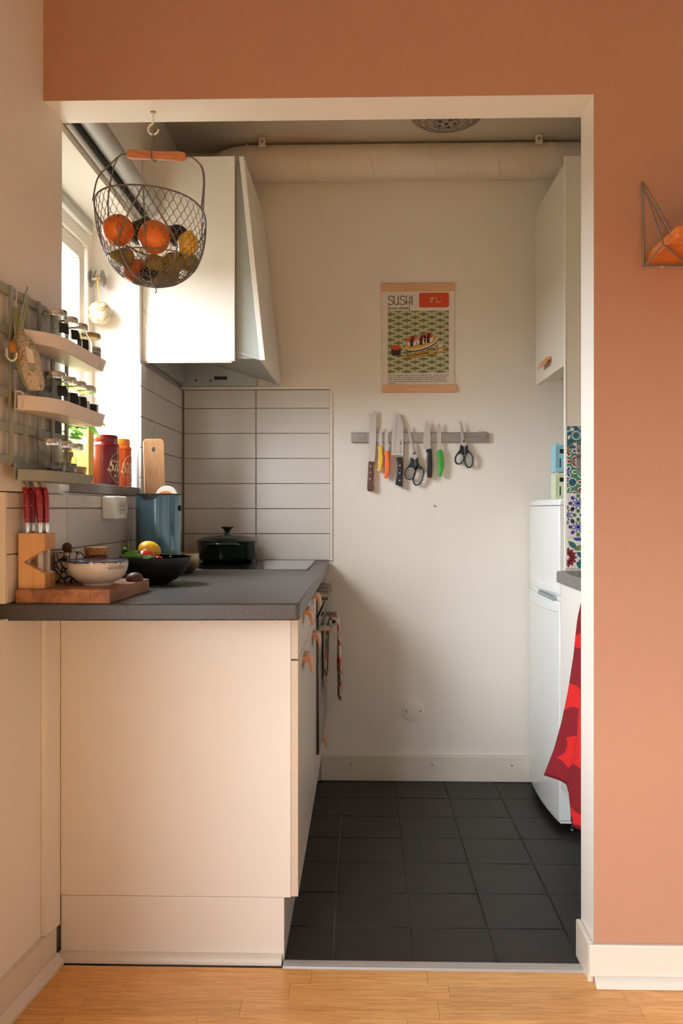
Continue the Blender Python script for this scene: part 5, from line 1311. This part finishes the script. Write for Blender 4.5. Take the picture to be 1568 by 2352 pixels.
op = thing('bottle_opener', 'steel wall-mounted bottle opener screwed to the patterned tiles', 'bottle opener', (.712, 2.775, 1.232))
MB().box(.692, .732, 2.7715, 2.7750, 1.230, 1.312).build('back_plate', 'steel', op, bev=.0015)
for zk in (1.3065 - .002, 1.238): MB().lathe([(0, 0), (.0032, 0), (.0028, -.0018), (0, -.002)], (.700, 2.7715, zk), 12, 'y').build('screw', 'chrome', op)
MB().prism([(2.7715, 1.284), (2.758, 1.292), (2.750, 1.286), (2.752, 1.276), (2.762, 1.270), (2.7715, 1.266)], 'x', .690, .702).prism([(2.7715, 1.284), (2.758, 1.288), (2.752, 1.282), (2.7715, 1.268)], 'x', .702, .726).build('jaw', 'chrome', op, bev=.001)
# upper cabinet
uc = thing('wall_cabinet', 'tall cream wall cabinet hanging on the right above the fridge', 'cabinet', (.95, 3.04, 1.59))
MB().box(.686, 1.298, 2.803, 3.285, 1.592, 2.252).build('carcass', 'cream', uc, smooth=False)
d = MB().box(.667, .684, 2.818, 3.285, 1.578, 2.250).build('door', 'cream', uc, bev=.0015)
m = MB().prism([(.667, 1.641), (.659, 1.642), (.650, 1.638), (.644, 1.629), (.642, 1.615), (.646, 1.613), (.650, 1.624), (.656, 1.630), (.667, 1.631)], 'y', 3.01, 3.13).build('handle', 'copperwood', d, bev=.001)
for yk in (2.9, 3.2): MB().lathe([(0, 0), (.006, 0), (.006, -.001), (0, -.001)], (.75, yk, 1.5915), 12).build('fixing_hole', 'black', uc)
# fridge
fg = thing('fridge_freezer', 'white fridge-freezer with rounded doors beside the back wall', 'fridge', (.95, 3.16, .0))
def bow(x0, b, y0=2.902, y1=3.425, n=18):
    return [(x0 - b * math.sin(PI * i / n) ** .8, y0 + (y1 - y0) * i / n) for i in range(n + 1)]
MB().box(.712, 1.26, 2.902, 3.425, .05, 1.118).build('body', 'fridge', fg, bev=.004)
def door_(name, z0, z1, b=.020):
    p = bow(.669, b); return MB().prism(p + [(.709, 3.425), (.709, 2.902)], 'z', z0, z1).build(name, 'fridge', fg, bev=.003)
ld = door_('lower_door', .038, .785); ud = door_('upper_door', .806, 1.112)
p = bow(.667, .021); MB().prism(p + [(1.26, 3.425), (1.26, 2.902)], 'z', 1.114, 1.136, top_poly=[(a_ + .006, b_) for a_, b_ in p] + [(1.26, 3.425), (1.26, 2.902)]).build('top_cap', 'fridge', fg, bev=.004)
p = bow(.675, .014); MB().prism(p + [(.70, 3.425), (.70, 2.902)], 'z', .786, .814).build('door_gap', 'white_pl', fg)
def grip(par, z0, z1, y0, y1, o_):
    q = [(.669 - .020 * math.sin(PI * min(1, max(0, (yy_ - 2.902) / .523))) ** .8 - o_ * math.sin(PI * (yy_ - y0) / (y1 - y0)) ** .5, yy_) for yy_ in [y0 + (y1 - y0) * k / 14 for k in range(15)]]
    return MB().prism(q + [(.675, y1), (.675, y0)], 'z', z0, z1).build('handle', 'fridge', par, bev=.003)
grip(ud, .812, .836, 2.905, 3.35, .008); grip(ld, .748, .780, 2.905, 3.40, .012)
MB().box(.652, .668, 2.95, 3.17, .786, .800).build('grip_recess', 'grey_rubber', fg)
p = bow(.673, .018); MB().prism(p + [(.71, 3.425), (.71, 2.902)], 'z', .030, .037).build('bottom_trim', 'white_pl', fg)
for x_, y_ in ((.72, 2.93), (.72, 3.39), (1.22, 2.93), (1.22, 3.39)): MB().lathe([(0, 0), (.014, 0), (.012, .006), (.007, .008), (.007, .05), (0, .05)], (x_, y_, 0), 14).build('foot', 'black', fg)
# stacked folding crates
def crate(label, mt, z0, z1):
    t = thing('folding_crate', label, 'crate', (.76, 3.07, z0), 'small folding crates stacked on the fridge')
    x0, x1, y0, y1 = .700, .89, 3.10, 3.17
    MB().box(x0 + .003, x1 - .003, y0 + .003, y1 - .003, z0, z0 + .004).build('floor_plate', mt, t)
    for nm, b in (('back_wall', (x0, x1, y1 - .003, y1)), ('side_wall', (x0, x0 + .003, y0 + .003, y1 - .003)), ('side_wall', (x1 - .003, x1, y0 + .003, y1 - .003))): MB().box(*b, z0, z1).build(nm, mt, t, bev=.0008)
    h = z1 - z0; f = MB()
    def fr(a0, a1, b0, b1, dy=0): f.box(a0, a1, y0 + dy, y0 + .004, z0 + h * b0, z0 + h * b1)
    wa, wb_ = x0 + .016, x0 + .038
    fr(x0, x1, .0, .12); fr(x0, x1, .90, 1.0); fr(x0, x0 + .006, .12, .9); fr(x0 + .006, wa, .12, .9, .0015); fr(wb_, x1, .12, .9, .0015)
    fr(wa, wb_, .12, .16, .0015); fr(wa, wb_, .50, .68, .0015); fr(wa, wb_, .84, .9, .0015)
    fr(wa + .005, wb_ - .006, .16, .50, .0015)
    fo = f.build('front_wall', mt, t, bev=.0005)
    MB().box(wa, wb_, y0 + .0045, y0 + .0065, z0 + h * .16, z0 + h * .86).build('opening', 'black_matte', t)
    m = MB()
    for k in range(7): m.box(x0 + .012 + k * .0045, x0 + .014 + k * .0045, y0 - .001, y0 + .001, z0 + h * .90, z0 + h * .93)
    m.box(x0 + .010, x0 + .036, y0 - .0015, y0 + .001, z0 + h * .12, z0 + h * .15).build('ribs', mt, t)
    for px in (x0 + .004, x1 - .012): MB().box(px, px + .008, y0 + .002, y0 + .010, z1, z1 + .005).build('lug', mt, t, bev=.0008)
crate('pale green folding crate, lower of the two on the fridge', 'crate_green', 1.1362, 1.231)
crate('light blue folding crate, on top of the pale green one', 'crate_blue', 1.2365, 1.336)
# red cloth hanging from the right cabinet knob
nu, nv = 30, 46
vs = []; fs = []
def lerp(a_, b_, t): return a_ + (b_ - a_) * t
lft = [(0, .585, .852), (.1, .580, .78), (.3, .577, .63), (.5, .568, .50), (.68, .556, .42), (.85, .540, .375), (1., .518, .325)]
for j in range(nv + 1):
    v_ = j / nv
    for k in range(len(lft) - 1):
        if lft[k][0] <= v_ <= lft[k + 1][0]: f_ = (v_ - lft[k][0]) / (lft[k + 1][0] - lft[k][0]); lxx = lerp(lft[k][1], lft[k + 1][1], f_)
    for i in range(nu + 1):
        u_ = i / nu
        zb_ = .345 - .02 * (u_ / .3) if u_ < .3 else .236
        if .3 <= u_ <= .36: zb_ = lerp(.325, .236, (u_ - .3) / .06)
        z_ = lerp(.855, zb_, v_)
        spread = .03 + .97 * v_ ** .8
        yb_ = lerp(2.42 * 1, 2.14, u_); y_ = 2.28 + (yb_ - 2.28) * spread
        x_ = lerp(lxx, .634, min(1, u_ * 1.15) ** .85) - .010 * math.sin(u_ * 17 + v_ * 2.5) * spread - .012 * math.sin(u_ * 7 - v_ * 3) * spread
        x_ = min(x_, .640)
        vs.append((x_, y_, z_))
for j in range(nv):
    for i in range(nu): fs.append((j * (nu + 1) + i, j * (nu + 1) + i + 1, (j + 1) * (nu + 1) + i + 1, (j + 1) * (nu + 1) + i))
rc = MB().add(vs, fs).build('red_cloth', 'redcloth'); sm = rc.modifiers.new('thickness', 'SOLIDIFY'); sm.thickness = .0015
tag(rc, 'bright red patterned apron cloth hanging in folds on the right cabinet', 'apron')

# ================================================================== TERRACOTTA WALL SHELF
shf = thing('wall_shelf', 'wooden shelf on steel wire bracket on the terracotta wall', 'shelf', (.78, 1.983, 1.66))
xe = .655
for i in range(5):
    y0_ = 1.782 + i * .0392
    if i == 0: MB().prism([(xe + .004, y0_), (1.30, y0_), (1.30, y0_ + .0388), (xe, y0_ + .0388), (xe, y0_ + .004)], 'z', 1.668, 1.691).build('plank', 'bamboo', shf, bev=.001)
    else: MB().box(xe, 1.30, y0_, y0_ + .0388, 1.668, 1.691).build('plank', 'bamboo', shf, bev=.0006)
def bracket(xo):
    T_ = (xo, 1.979, 1.858); L_ = (xo + .003, 1.979, 1.662); R_ = (xo + .108, 1.979, 1.662); A_ = (xo - .012 + .055, 1.812, 1.662)
    A_ = (xo - .010, 1.815, 1.662) if False else (.6365 + xo - .647, 1.812, 1.662)
    w_ = MB().tube([L_, T_], .0022, 8).tube([T_, (R_[0], R_[1] - .001, R_[2])], .0022, 8).tube([L_, R_], .0022, 8)
    w_.tube([T_, A_], .0022, 8).tube([L_, A_], .0022, 8).tube([A_, R_], .0022, 8)
    w_.build('wire_bracket', 'steel', shf)
    MB().lathe([(0, 0), (.004, 0), (.003, -.003), (0, -.004)], (xo + .005, 1.983, 1.835), 12, 'y').build('screw', 'brass2', shf)
    MB().tube([(xo + .040, 1.979, 1.662), (xo + .050, 1.979, 1.662)], .0032, 8).build('clip', 'copperwood', shf)
bracket(.647); bracket(1.16)
